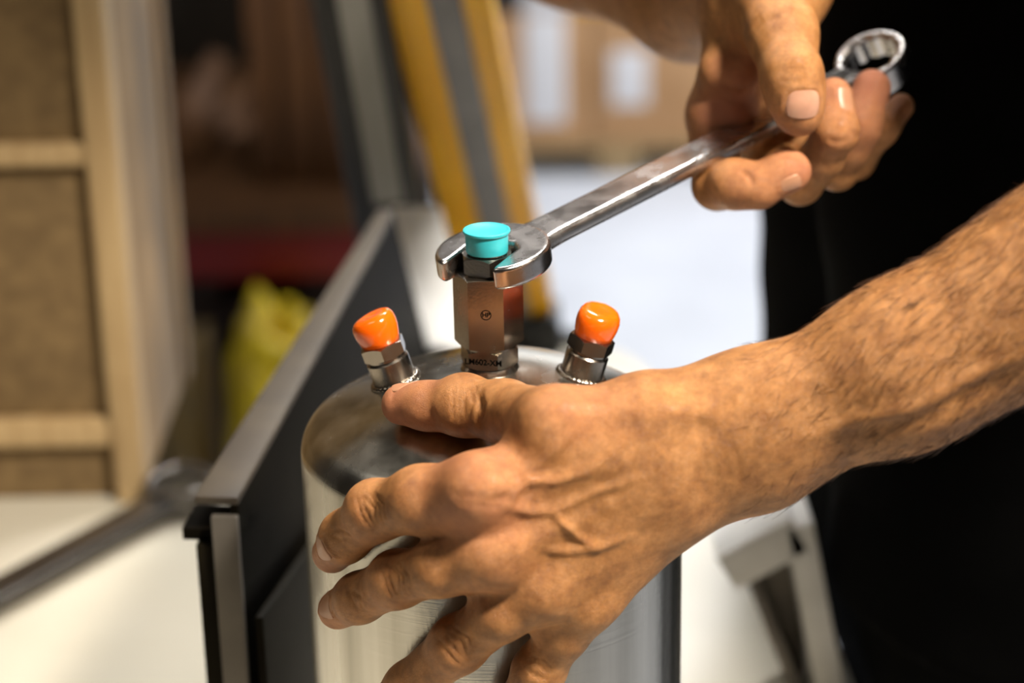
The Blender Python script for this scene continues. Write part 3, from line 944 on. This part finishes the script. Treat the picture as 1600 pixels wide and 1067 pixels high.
def left_hand():
    f = Field((-0.085, -0.150, -0.190), (0.300, 0.0, 0.150), 0.0011)
    T, Y = touch, lambda px, py, y: PY(px, py, mm(y))
    palm = f.new()
    idx_m, mid_m, rng_m, pky_m = Y(748, 770, -107), Y(772, 862, -108), Y(850, 915, -106), Y(915, 935, -99)
    ib, mb, rb, pb_ = Y(1015, 700, -96), Y(1030, 735, -98), Y(1045, 770, -96), Y(1055, 790, -90)
    f.add(palm, [(ib, idx_m, mm(14), mm(13.0)), (mb, mid_m, mm(14), mm(13.0)), (rb, rng_m, mm(13.5), mm(12.5)), (pb_, pky_m, mm(14), mm(12))], mm(9))
    # thumb root and the muscle between thumb and index finger
    cmc, tm = Y(1030, 658, -92), Y(868, 664, -100)
    f.add(palm, [(cmc, tm, mm(15), mm(13.5)), (Y(950, 690, -100), Y(815, 722, -100), mm(13), mm(9.0)), (Y(1000, 660, -92), Y(905, 700, -95), mm(15), mm(13))], mm(9))
    # wrist and forearm: radial and ulnar sides
    rw, uw = Y(1160, 648, -86), Y(1176, 716, -84)
    f.add(palm, [(rw, cmc, mm(18), mm(15)), (uw, Y(1050, 770, -90), mm(17.5), mm(15)), (rw, Y(1030, 720, -94), mm(18), mm(14.5))], mm(14))
    f.add(palm, [(rw, Y(1400, 546, -92), mm(18.5), mm(21.5)), (Y(1400, 546, -92), Y(1850, 285, -100), mm(21.5), mm(33)),
                 (uw, Y(1420, 604, -90), mm(16.5), mm(20)), (Y(1420, 604, -90), Y(1850, 395, -98), mm(20), mm(33))], mm(18))
    f.add(palm, [(Y(1205, 728, -90), Y(1225, 716, -90), mm(10.5), mm(10))], mm(10))          # ulna head
    # knuckle heads
    f.add(palm, [(Y(742, 757, -114), Y(752, 760, -114), mm(9.5), mm(9.5)), (Y(764, 862, -111), Y(785, 860, -111), mm(8.5), mm(8.5)),
                 (Y(846, 912, -108), Y(870, 904, -106), mm(7), mm(7)), (Y(912, 938, -100), Y(935, 922, -98), mm(7), mm(7))], mm(9))
    f.add(palm, [(Y(765, 815, -103), Y(695, 832, -98), mm(9), mm(5)), (Y(810, 890, -102), Y(750, 915, -99), mm(9), mm(5)), (Y(880, 930, -100), Y(830, 965, -98), mm(9), mm(5))], mm(8))
    total = palm
    def finger(chain, k=5, bumps=()):
        nonlocal total
        F = f.new()
        for (p, r0), (q, r1) in zip(chain, chain[1:]):
            f.add(F, [(p, q, mm(r0), mm(r1))], mm(5))
        for p, r in bumps:
            f.add(F, [(p, p + 1e-5, mm(r), mm(r))], mm(5))
        total = np.minimum(total, smin(palm, F, mm(k)))
    i_p, i_d, i_t = T(588, 800, 0.0150), T(540, 838, 0.0102), T(519, 864, 0.0084)
    finger([(idx_m, 13.0), (T(658, 780, 0.025), 12.2), (i_p, 10.7), (i_d, 9.6), (i_t, 8.0)], 9, [(T(582, 792, 0.0165), 9.6)])
    m_p, m_d, m_t = T(622, 906, 0.0150), T(562, 934, 0.0104), T(528, 952, 0.0084)
    finger([(mid_m, 12.0), (T(690, 886, 0.025), 10.6), (m_p, 10.2), (m_d, 9.4), (m_t, 8.0)], 9, [(T(618, 902, 0.0160), 9.2)])
    r_p, r_d, r_t = T(716, 1008, 0.0165), T(640, 1072, 0.0105), T(598, 1108, 0.0084)
    finger([(rng_m, 12.0), (T(786, 955, 0.026), 10.4), (r_p, 10.4), (r_d, 9.2), (r_t, 7.8)], 7, [(T(714, 1004, 0.0180), 9.2)])
    p_p, p_d, p_t = T(842, 1048, 0.0150), T(806, 1108, 0.0100), T(786, 1150, 0.0076)
    finger([(pky_m, 11.0), (T(882, 985, 0.022), 9.6), (p_p, 9.4), (p_d, 8.2), (p_t, 7.0)], 7, [(T(842, 1044, 0.0160), 8.2)])
    t_i, t_t = T(724, 635, 0.0135), T(628, 632, 0.0088)
    t_mid = T(668, 634, 0.0105)
    finger([(tm, 13.0), (T(790, 643, 0.0200), 11.6), (t_i, 11.0), (t_mid, 9.0), (t_t, 8.2)], 8, [(T(724, 628, 0.0150), 10.2)])
    info = dict(idx_m=idx_m, mid_m=mid_m, rng_m=rng_m, pky_m=pky_m, i_p=i_p, i_d=i_d, i_t=i_t, m_p=m_p, m_d=m_d, m_t=m_t,
                r_p=r_p, r_d=r_d, r_t=r_t, p_p=p_p, p_d=p_d, t_i=t_i, t_t=t_t, t_mid=t_mid)
    V, Q = f.surface(total)
    return V, Q, info

def right_hand():
    f = Field((0.045, 0.020, 0.030), (0.235, 0.33, 0.33), 0.0011)
    Y = lambda px, py, y: PY(px, py, mm(y - 16 if y < 200 else y))
    palm = f.new()
    i_m, m_m, r_m, p_m = Y(1122, 178, 142), Y(1150, 180, 150), Y(1180, 178, 174), Y(1212, 172, 192)
    wr = Y(1190, -28, 158)
    f.add(palm, [(Y(1160, 20, 146), i_m, mm(14), mm(13.5)), (Y(1170, 15, 162), m_m, mm(14), mm(13)),
                 (Y(1180, 15, 180), r_m, mm(14), mm(12.5)), (Y(1190, 15, 194), p_m, mm(13), mm(12))], mm(9))
    f.add(palm, [(wr, Y(1175, 20, 150), mm(25), mm(18)), (Y(1215, -20, 150), Y(1218, 30, 130), mm(23), mm(17))], mm(14))
    # pads at the roots of the fingers
    f.add(palm, [(Y(1116, 180, 135), Y(1144, 180, 133), mm(11), mm(11)), (Y(1128, 112, 130), Y(1148, 120, 128), mm(10.5), mm(10.0))], mm(8))
    # forearm, going up and away
    f.add(palm, [(wr, Y(1085, -20, 240), mm(26), mm(34)), (Y(1085, -20, 240), Y(960, -100, 330), mm(34), mm(42))], mm(16))
    total = palm
    def finger(chain, k=5, bumps=()):
        nonlocal total
        F = f.new()
        for (p, r0), (q, r1) in zip(chain, chain[1:]):
            f.add(F, [(p, q, mm(r0), mm(r1))], mm(5))
        for p, r in bumps:
            f.add(F, [(p, p + 1e-5, mm(r), mm(r))], mm(5))
        total = np.minimum(total, smin(palm, F, mm(k)))
    # thumb
    t_m, t_i, t_t = Y(1222, 52, 108), Y(1236, 120, 88), Y(1249, 176, 84)
    finger([(Y(1200, -10, 130), 17), (t_m, 15), (t_i, 12.4), (Y(1243, 150, 84), 11.8), (t_t, 10.2)], 9, [(Y(1238, 112, 84), 11.8)])
    # index
    i_p, i_d, i_t = Y(1121, 289, 100), Y(1184, 290, 84), Y(1238, 268, 86)
    finger([(i_m, 12.5), (Y(1115, 240, 140), 10.8), (i_p, 10.4), (Y(1150, 290, 90), 9.6), (i_d, 9.4), (i_t, 8.0)], 6, [(Y(1146, 284, 87), 9.8), (Y(1226, 266, 84), 8.8)])
    # middle
    m_p, m_d, m_t = Y(1250, 284, 122), Y(1306, 204, 104), Y(1303, 150, 112)
    finger([(m_m, 12), (Y(1190, 235, 158), 10.2), (m_p, 9.6), (Y(1285, 245, 112), 9.0), (m_d, 9.4), (m_t, 8.2)], 6)
    # ring
    r_p, r_d, r_t = Y(1308, 264, 136), Y(1343, 196, 124), Y(1362, 138, 132)
    finger([(r_m, 11.5), (Y(1250, 225, 158), 9.8), (r_p, 9.0), (Y(1328, 228, 128), 8.8), (r_d, 9.4), (r_t, 8.6)], 6)
    # little finger
    p_p, p_d, p_t = Y(1336, 250, 160), Y(1376, 200, 150), Y(1408, 166, 156)
    finger([(p_m, 10.5), (Y(1280, 215, 176), 8.8), (p_p, 8.4), (p_d, 7.6), (p_t, 6.0)], 6)
    info = dict(i_m=i_m, i_p=i_p, i_d=i_d, i_t=i_t, m_p=m_p, m_d=m_d, m_t=m_t, r_p=r_p, r_d=r_d, r_t=r_t, p_p=p_p, p_d=p_d, p_t=p_t, t_m=t_m, t_i=t_i, t_t=t_t)
    V, Q = f.surface(total)
    return V, Q, info

def snap(V, N, pj, px, py, rad=5.0):
    """mesh vertex the camera sees at a pixel of the photograph"""
    d2 = (pj[:, 0] - px) ** 2 + (pj[:, 1] - py) ** 2
    for r in (rad, rad * 2, rad * 4):
        ok = np.where(d2 < r * r)[0]
        if len(ok): return int(ok[np.argmin(pj[ok, 2])])
    return int(np.argmin(d2))
def ridge(V, N, pj, line, width, height):
    """raise (or cut) a soft line over the surface"""
    P = np.array([V[snap(V, N, pj, *p)] for p in line])
    lo, hi = P.min(0) - 4 * width, P.max(0) + 4 * width
    ok = np.where(((V > lo) & (V < hi)).all(1))[0]
    q = V[ok]; best = np.full(len(ok), 9.0)
    tt = np.zeros(len(ok)); n = len(P) - 1
    for i in range(n):
        a, b = P[i], P[i + 1]; ab = b - a
        t = np.clip(((q - a) @ ab) / max(ab @ ab, 1e-12), 0, 1)
        d = np.linalg.norm(q - a - t[:, None] * ab, axis=1)
        c = d < best; best[c] = d[c]; tt[c] = (i + t[c]) / n
    fade = np.clip(np.minimum(tt, 1 - tt) * 5 + 0.25, 0, 1)
    V[ok] += N[ok] * (height * fade * np.exp(-(best / width) ** 2))[:, None]
def bump(V, N, pj, px, py, rad, height):
    c = V[snap(V, N, pj, px, py)]
    d = np.linalg.norm(V - c, axis=1)
    V += N * (height * np.exp(-(d / rad) ** 2))[:, None]
def pinkness(V, spots):
    a = np.zeros(len(V))
    for p, r, s in spots:
        d = np.linalg.norm(V - p, axis=1)
        a = np.maximum(a, s * np.exp(-(d / r) ** 2))
    return a

VL, QL, IL = left_hand()
VL = relax(VL, QL, 2)
NL = vnormals(VL, QL); pjL = project(VL)
rd = lambda line, w, h: ridge(VL, NL, pjL, line, mm(w), mm(h))
# veins and tendons over the back of the left hand
rd([(985, 690), (920, 735), (870, 750), (825, 755), (806, 775), (800, 790)], 1.9, 1.45)
rd([(900, 668), (875, 700), (840, 730), (808, 748)], 2.2, 1.3)
rd([(1010, 742), (930, 770), (870, 800), (830, 802), (790, 795)], 2.2, 1.4)
rd([(868, 803), (885, 828), (905, 845), (935, 856)], 1.6, 1.4)
rd([(852, 864), (895, 862), (938, 856), (985, 838)], 1.8, 1.2)
rd([(1000, 720), (900, 752), (800, 764), (752, 762)], 5.0, 1.2)
rd([(1020, 755), (920, 812), (840, 848), (775, 862)], 5.0, 1.1)
rd([(1030, 780), (940, 855), (870, 905)], 4.5, 0.9)
rd([(840, 770), (800, 775), (765, 785)], 3.0, -0.9)
rd([(960, 790), (900, 835), (830, 880)], 6.0, -1.2)
rd([(900, 720), (840, 760), (800, 808)], 2.2, -0.7)
rd([(1000, 650), (930, 665), (860, 690)], 7, -1.0)
# thumb extensor tendons at the wrist
rd([(1130, 640), (1040, 640), (950, 640)], 4.5, 1.2)
rd([(1120, 660), (1060, 690), (1030, 712)], 5, -1.0)
# forearm veins and the groove along its underside
rd([(1600, 555), (1500, 605), (1430, 640), (1330, 662), (1260, 690)], 3.6, 1.3)
rd([(1600, 580), (1500, 625), (1420, 660), (1320, 690)], 5, -1.2)
rd([(1330, 560), (1260, 600), (1190, 640)], 4.0, 0.6)
# wrist creases
for k in range(4):
    rd([(1085 + 14 * k, 640 + 10 * k), (1100 + 16 * k, 700 + 6 * k), (1105 + 18 * k, 760)], 1.6, -0.45)
# knuckle wrinkles: index, middle, ring finger, little finger, thumb
def wrinkles(rdf, c, ax, n, gap, half, w, h):
    ax = np.array(ax, float); ax /= np.linalg.norm(ax); pr = np.array([-ax[1], ax[0]])
    for k in range(n):
        s = (k - (n - 1) / 2) * gap
        a = np.array(c) + ax * s
        bow = ax * (1 if s > 0 else -1) * 5
        rdf([a - pr * half - bow * 0.5, a + bow * 0.6, a + pr * half - bow * 0.5], w, h)
wrinkles(rd, (578, 795), (-150, 60), 5, 8, 28, 0.8, -0.7)
wrinkles(rd, (616, 906), (-150, 55), 5, 8, 28, 0.8, -0.7)
wrinkles(rd, (712, 1010), (-90, 70), 4, 11, 30, 0.9, -0.8)
wrinkles(rd, (842, 1046), (-40, 70), 3, 10, 24, 0.9, -0.6)
wrinkles(rd, (728, 630), (-110, 0), 6, 9, 30, 0.9, -0.5)
wrinkles(rd, (528, 838), (-10, 45), 2, 9, 20, 0.9, -0.5)
wrinkles(rd, (553, 938), (-50, 25), 2, 9, 22, 0.9, -0.5)
rd([(742, 612), (748, 645), (744, 672)], 2.0, -1.3)          # deep fold at the thumb's root
rd([(668, 640), (676, 660), (672, 672)], 2.0, -0.7)
# index knuckle folds
rd([(700, 772), (740, 780), (800, 778)], 1.6, -0.5)
rd([(705, 782), (745, 792), (790, 796)], 1.3, -0.4)
spots = [(IL['idx_m'], 0.020, 0.75), (IL['mid_m'], 0.016, 0.35), (IL['i_p'], 0.011, 0.35), (IL['m_p'], 0.011, 0.3), (IL['r_p'], 0.011, 0.3),
         (IL['t_t'], 0.016, 0.75), (IL['t_mid'], 0.014, 0.55), (IL['i_t'], 0.012, 0.5), (IL['m_t'], 0.012, 0.45), (PY(905, 600, -0.11), 0.020, 0.35)]
PL = pinkness(VL, spots)

VR, QR, IR = right_hand()
VR = relax(VR, QR, 2)
NR = vnormals(VR, QR); pjR = project(VR)
rr_ = lambda line, w, h: ridge(VR, NR, pjR, line, mm(w), mm(h))
wrinkles(rr_, (1238, 116), (10, 60), 3, 10, 26, 1.0, -0.5)
rr_([(1190, 26), (1182, 38), (1176, 52)], 2.4, -0.6)
rr_([(1215, 22), (1204, 24), (1196, 32)], 2.2, -0.45)
rr_([(1130, 142), (1150, 142), (1168, 146)], 1.6, -1.4)      # crease between the palm pads
rr_([(1110, 205), (1130, 208), (1150, 200)], 1.8, -1.0)
rr_([(1150, 262), (1168, 272), (1172, 285)], 1.4, -1.0)
rr_([(1290, 218), (1305, 226), (1325, 222)], 1.4, -0.7)
rr_([(1330, 205), (1345, 212), (1360, 205)], 1.4, -0.6)
rr_([(1372, 205), (1384, 206), (1392, 196)], 1.2, -0.5)
spotsR = [(IR['i_t'], 0.016, 0.75), (IR['i_d'], 0.016, 0.4), (IR['m_t'], 0.015, 0.6), (IR['m_d'], 0.013, 0.35), (IR['r_t'], 0.017, 0.95), (IR['r_d'], 0.014, 0.7),
          (PY(1135, 180, 0.108), 0.018, 0.8), (PY(1147, 120, 0.104), 0.013, 0.45), (IR['t_t'], 0.014, 0.35), (IR['p_t'], 0.01, 0.3)]
PR = pinkness(VR, spotsR)

# fingernails: shape of each plate and the fold of skin round it
NAILS = []
def nail(Vx, Nx, pj, centre_px, axis_px, width, length, side=0.0, lift=0.00035, fold=0.0005, at=None):
    i = snap(Vx, Nx, pj, *centre_px) if at is None else int(np.argmin(np.linalg.norm(Vx - at, axis=1)))
    c = Vx[i].copy()
    near = np.where(np.linalg.norm(Vx - c, axis=1) < max(width, length) * 1.3)[0]
    n = Nx[near[np.linalg.norm(Vx[near] - c, axis=1) < width * 0.4]].mean(0); n /= np.linalg.norm(n)
    a = (ray(centre_px[0] + axis_px[0], centre_px[1] + axis_px[1]) - ray(*centre_px)); a -= n * (a @ n); a /= np.linalg.norm(a)
    if side:
        n = n + np.cross(a, n) * side; n /= np.linalg.norm(n); a -= n * (a @ n); a /= np.linalg.norm(a)
    x = np.cross(a, n)
    q = Vx[near] - c
    front = Nx[near] @ n > 0.0
    near, q = near[front], q[front]
    # plate from the skin's own surface
    nu, nv = 13, 11
    P0, NN = [], []
    for u in np.linspace(-1, 1, nu):
        for v in np.linspace(-1, 1, nv):
            w = width / 2 * (1 - 0.10 * max(0, -v) ** 2 - 0.14 * abs(v) ** 5)
            vv = v * (1.0 - 0.26 * abs(u) ** 3)
            p = c + x * (w * math.sin(u * 1.2) / math.sin(1.2)) + a * (vv * length / 2)
            d2 = ((q - (p - c)) - np.outer((q - (p - c)) @ n, n)); d2 = (d2 ** 2).sum(1)
            wts = np.exp(-d2 / (0.0012 ** 2)); wts /= wts.sum() + 1e-12
            hgt = (wts * (q @ n)).sum()
            nn = (wts[:, None] * Nx[near]).sum(0); nn /= np.linalg.norm(nn) + 1e-9
            P0.append(p + n * (hgt - (p - c) @ n)); NN.append(nn)
    P0, NN = np.array(P0), np.array(NN)
    uu, vg = np.meshgrid(np.linspace(-1, 1, nu), np.linspace(-1, 1, nv), indexing='ij')
    plate = P0 + NN * (lift * np.clip(0.35 + (vg.ravel() + 1) * 0.6, 0, 1.3))[:, None] - NN * (0.0005 * (np.abs(uu.ravel()) > 0.98))[:, None]
    NAILS.append((plate, NN, nu, nv, width > 0.0145))
    # fold
    lu, lv = (q @ x) / (width / 2), (q @ a) / (length / 2)
    rr2 = np.maximum(np.abs(lu), np.where(lv < 0, np.hypot(lu, lv) * 0.93, np.abs(lu)))
    g = np.exp(-((rr2 - 1.17) / 0.13) ** 2) * (lv < 1.05)
    inside = np.clip(1.05 - np.maximum(np.abs(lu), np.abs(lv)), 0, 0.15) / 0.15
    Vx[near] += Nx[near] * (fold * g - 0.00025 * inside)[:, None]
nail(VR, NR, pjR, (1255, 168), (1, 22), 0.0150, 0.0122)
nail(VR, NR, pjR, (1324, 152), (1, -16), 0.0080, 0.0105, 0.0)
nail(VR, NR, pjR, (1238, 291), (14, -5), 0.0075, 0.0090, 0.0, fold=0.0003)
nail(VL, NL, pjL, (628, 600), (-20, 0), 0.0125, 0.0130, 0.0, at=IL['t_t'] * 0.75 + IL['t_mid'] * 0.25 + np.array([0, 0.0055, 0.0075]), fold=0.0001)
nail(VL, NL, pjL, (497, 862), (2, 12), 0.0095, 0.0090, 0.3)
nail(VL, NL, pjL, (503, 948), (-1, 10), 0.0095, 0.0090, 0.3)

# upper arms and trunk, coarser, mostly under the clothes
elbL, shL = PY(1850, 310, -0.098), np.array([0.40, 0.15, 0.42])
wrR, elbR, shR = PY(1085, -20, 0.24), PY(900, -140, 0.36), np.array([0.27, 0.50, 0.52])
HEAD = np.array([0.172, 0.085, 0.620])
f = Field((-0.12, -0.16, -0.32), (0.62, 0.72, 0.66), 0.008)
B = f.new()
f.add(B, [(elbL, shL, 0.042, 0.055), (PY(960, -100, 0.33), elbR, 0.040, 0.042), (elbR, shR, 0.045, 0.055),
          (shL, shR, 0.07, 0.07), (np.array([0.29, 0.26, 0.49]), HEAD + np.array([0.05, 0.04, -0.04]), 0.065, 0.055), (np.array([0.36, 0.36, 0.40]), np.array([0.38, 0.44, -0.20]), 0.13, 0.15)], 0.04)
VB, QB = f.surface(B)
# the head bends over the work, above the frame
fd = np.array([-0.62, -0.48, -0.62]); fd /= np.linalg.norm(fd)          # facing
hu = np.array([-0.45, -0.35, 0.82]); hu -= fd * (hu @ fd); hu /= np.linalg.norm(hu)
hs = np.cross(fd, hu)
hp = lambda s_, u_, f_: HEAD + hs * s_ + hu * u_ + fd * f_
f = Field(HEAD - 0.16, HEAD + 0.16, 0.004)
Hd = f.new()
f.add(Hd, [(hp(0, 0.03, -0.025), hp(0, 0.035, 0.02), 0.078, 0.072), (hp(-0.02, -0.055, 0.03), hp(0.02, -0.055, 0.03), 0.042, 0.042), (hp(0, -0.08, 0.06), hp(0, -0.075, 0.055), 0.022, 0.022),
           (hp(-0.03, -0.02, 0.05), hp(0.03, -0.02, 0.05), 0.038, 0.038), (hp(-0.035, 0.028, 0.075), hp(0.035, 0.028, 0.075), 0.014, 0.014)], 0.025)
f.add(Hd, [(hp(0, 0.012, 0.085), hp(0, -0.025, 0.108), 0.008, 0.012), (hp(-0.018, -0.052, 0.078), hp(0.018, -0.052, 0.078), 0.009, 0.009)], 0.012)
f.add(Hd, [(hp(sg * 0.078, 0.015, -0.01), hp(sg * 0.084, -0.02, -0.005), 0.014, 0.010) for sg in (-1, 1)], 0.008)
f.carve(Hd, [(hp(sg * 0.032, 0.010, 0.096), hp(sg * 0.030, 0.010, 0.098), 0.013, 0.013) for sg in (-1, 1)], 0.01)
f.add(Hd, [(hp(0.03, -0.06, -0.03), hp(0, -0.12, -0.10), 0.05, 0.055)], 0.02)
VH, QH = f.surface(Hd)
off1, off2 = len(VL), len(VL) + len(VR)
off3 = off2 + len(VB)
V = np.concatenate([VL, VR, VB, VH]); Q = np.concatenate([QL, QR + off1, QB + off2, QH + off3])
me = quadmesh('person_body', V - np.array(person.location), Q)
at = me.attributes.new('pink', 'FLOAT', 'POINT')
at.data.foreach_set('value', np.concatenate([PL, PR, np.zeros(len(VB) + len(VH))]).astype(np.float32))
body_o = link('body', me, M['skin'], person)
body_o['label'] = 'tanned bare forearms and hands'

for plate, NN, nu, nv, wide_nail in NAILS:
    bm = bmesh.new()
    loc = np.array(person.location)
    T_ = [bm.verts.new(Vector(p)) for p in plate - loc]
    B_ = [bm.verts.new(Vector(p)) for p in plate - NN * 0.0006 - loc]
    for i in range(nu - 1):
        for k in range(nv - 1):
            q = [i * nv + k, (i + 1) * nv + k, (i + 1) * nv + k + 1, i * nv + k + 1]
            bm.faces.new([T_[t] for t in q]); bm.faces.new([B_[t] for t in q[::-1]])
    rim = [k for k in range(nv)] + [i * nv + nv - 1 for i in range(1, nu)] + [(nu - 1) * nv + k for k in range(nv - 2, -1, -1)] + [i * nv for i in range(nu - 2, 0, -1)]
    for a, b in zip(rim, rim[1:] + rim[:1]): bm.faces.new((T_[a], T_[b], B_[b], B_[a]))
    link('fingernail', mesh_bm('fingernail', bm), M['nail' if wide_nail else 'nail_shaded'], body_o, 60)

# hair on the forearm
def hairs(count):
    pool = np.where((VL[:, 0] > 0.095) & (VL[:, 0] < 0.29))[0]
    pick = rng.choice(pool, count)
    ax = PY(1100, 700, -0.09) - PY(1600, 420, -0.09); ax /= np.linalg.norm(ax)
    vs_, fs_ = [], []
    for i in pick:
        p, n = VL[i], NL[i]
        wt = np.clip((p[0] - 0.09) / 0.07, 0.15, 1)
        if rng.random() > wt: continue
        d = ax * rng.uniform(0.6, 1.0) + np.array([0, 0, -1]) * rng.uniform(-0.2, 0.9) + rng.normal(0, 0.25, 3)
        d -= n * (d @ n); d /= np.linalg.norm(d)
        L = rng.uniform(0.005, 0.011); s = np.cross(d, n); lift = rng.uniform(0.12, 0.42)
        base = len(vs_)
        curl = rng.normal(0, 0.15)
        for k, t in enumerate((0, 0.35, 0.7, 1.0)):
            q = p + d * (L * t) + n * (L * lift * (t - 0.55 * t * t) - 0.0002) + s * (L * curl * t * t)
            r = 0.0001 * (1 - 0.75 * t)
            for a in (0, 2.094, 4.189):
                vs_.append(q + (s * math.cos(a) + n * math.sin(a)) * r)
        for k in range(3):
            for a in range(3):
                b = (a + 1) % 3
                fs_.append((base + k * 3 + a, base + k * 3 + b, base + k * 3 + 3 + b, base + k * 3 + 3 + a))
    me = quadmesh('arm_hair', np.array(vs_) - np.array(person.location), np.array(fs_))
    return tag(link('arm_hair', me, M['hair'], body_o), kind='stuff')
hairs(6000)

f = Field(HEAD - 0.15, HEAD + 0.17, 0.005)
Fh = f.new(); f.add(Fh, [(hp(0, 0.045, -0.035), hp(0, 0.052, 0.012), 0.080, 0.072), (hp(0, 0.0, -0.045), hp(0, -0.03, -0.045), 0.070, 0.062)], 0.02)
Vh, Qh = f.surface(Fh)
link('hair', quadmesh('hair', relax(Vh, Qh, 2) - np.array(person.location), Qh), M['hair'], person)
for sg in (-1, 1):
    bm = bmesh.new(); bmesh.ops.create_uvsphere(bm, u_segments=16, v_segments=10, radius=0.0118)
    e_ = link('eye', mesh_bm('eye', bm), M['paper'], body_o, 180); e_.location = hp(sg * 0.031, 0.010, 0.080) - np.array(person.location)

# black T-shirt and trousers
def cloth(name, prims, lo, hi, k, seed, cut=None):
    f = Field(lo, hi, 0.007)
    F = f.new(); f.add(F, prims, k)
    if cut is not None:
        P = f.pts((slice(None),) * 3); F = np.maximum(F, cut(P))
    Vc, Qc = f.surface(F)
    Vc = relax(Vc, Qc, 3)
    Nc = vnormals(Vc, Qc)
    w = np.sin(Vc[:, 2] * 42 + 9 * Vc[:, 1] + seed) * np.sin(Vc[:, 1] * 25 - 13 * Vc[:, 2]) + 0.6 * np.sin(Vc[:, 2] * 95 + 40 * Vc[:, 1])
    Vc += Nc * (0.0011 * w)[:, None]
    return link(name, quadmesh(name, Vc - np.array(person.location), Qc), M['blackcloth'], person)
tL, tR = np.array([0.36, 0.30, 0.0]), np.array([0.36, 0.54, 0.0])
def zz(p, z): q = np.array(p, float); q[2] = z; return q
cloth('t_shirt', [(zz(tL, 0.40), zz(tL, 0.05), 0.15, 0.175), (zz(tL, 0.05), zz(tL, -0.26), 0.178, 0.168), (zz(tR, 0.40), zz(tR, 0.05), 0.15, 0.19), (zz(tR, 0.05), zz(tR, -0.26), 0.19, 0.180),
                  (shL, shR, 0.10, 0.10), (shL, shL + (elbL - shL) * 0.5, 0.075, 0.085), (shR, shR + (elbR - shR) * 0.5, 0.075, 0.085)],
      (0.02, -0.10, -0.45), (0.66, 0.80, 0.70), 0.05, 0.0, cut=lambda P: -0.26 - P[..., 2])
lg = [(zz(tL, -0.24), np.array([0.41, 0.29, -0.80]), 0.160, 0.085), (np.array([0.41, 0.29, -0.80]), np.array([0.42, 0.28, FLOOR + 0.09]), 0.085, 0.07),
      (zz(tR, -0.24), np.array([0.42, 0.54, -0.80]), 0.172, 0.085), (np.array([0.42, 0.54, -0.80]), np.array([0.43, 0.55, FLOOR + 0.09]), 0.085, 0.07)]
cloth('trousers', lg, (0.15, 0.05, FLOOR), (0.66, 0.80, -0.05), 0.04, 2.0, cut=lambda P: FLOOR + 0.05 - P[..., 2])
for y in (0.28, 0.55):
    f = Field((0.20, y - 0.09, FLOOR - 0.02), (0.56, y + 0.09, FLOOR + 0.16), 0.006)
    F = f.new(); f.add(F, [(np.array([0.27, y, FLOOR + 0.045]), np.array([0.46, y, FLOOR + 0.045]), 0.042, 0.044), (np.array([0.43, y, FLOOR + 0.05]), np.array([0.43, y, FLOOR + 0.11]), 0.05, 0.05)], 0.03)
    P = f.pts((slice(None),) * 3); F = np.maximum(F, FLOOR + 0.002 - P[..., 2])
    Vs, Qs = f.surface(F)
    link('shoe', quadmesh('shoe', Vs - np.array(person.location), Qs), M['black_paint'], person)
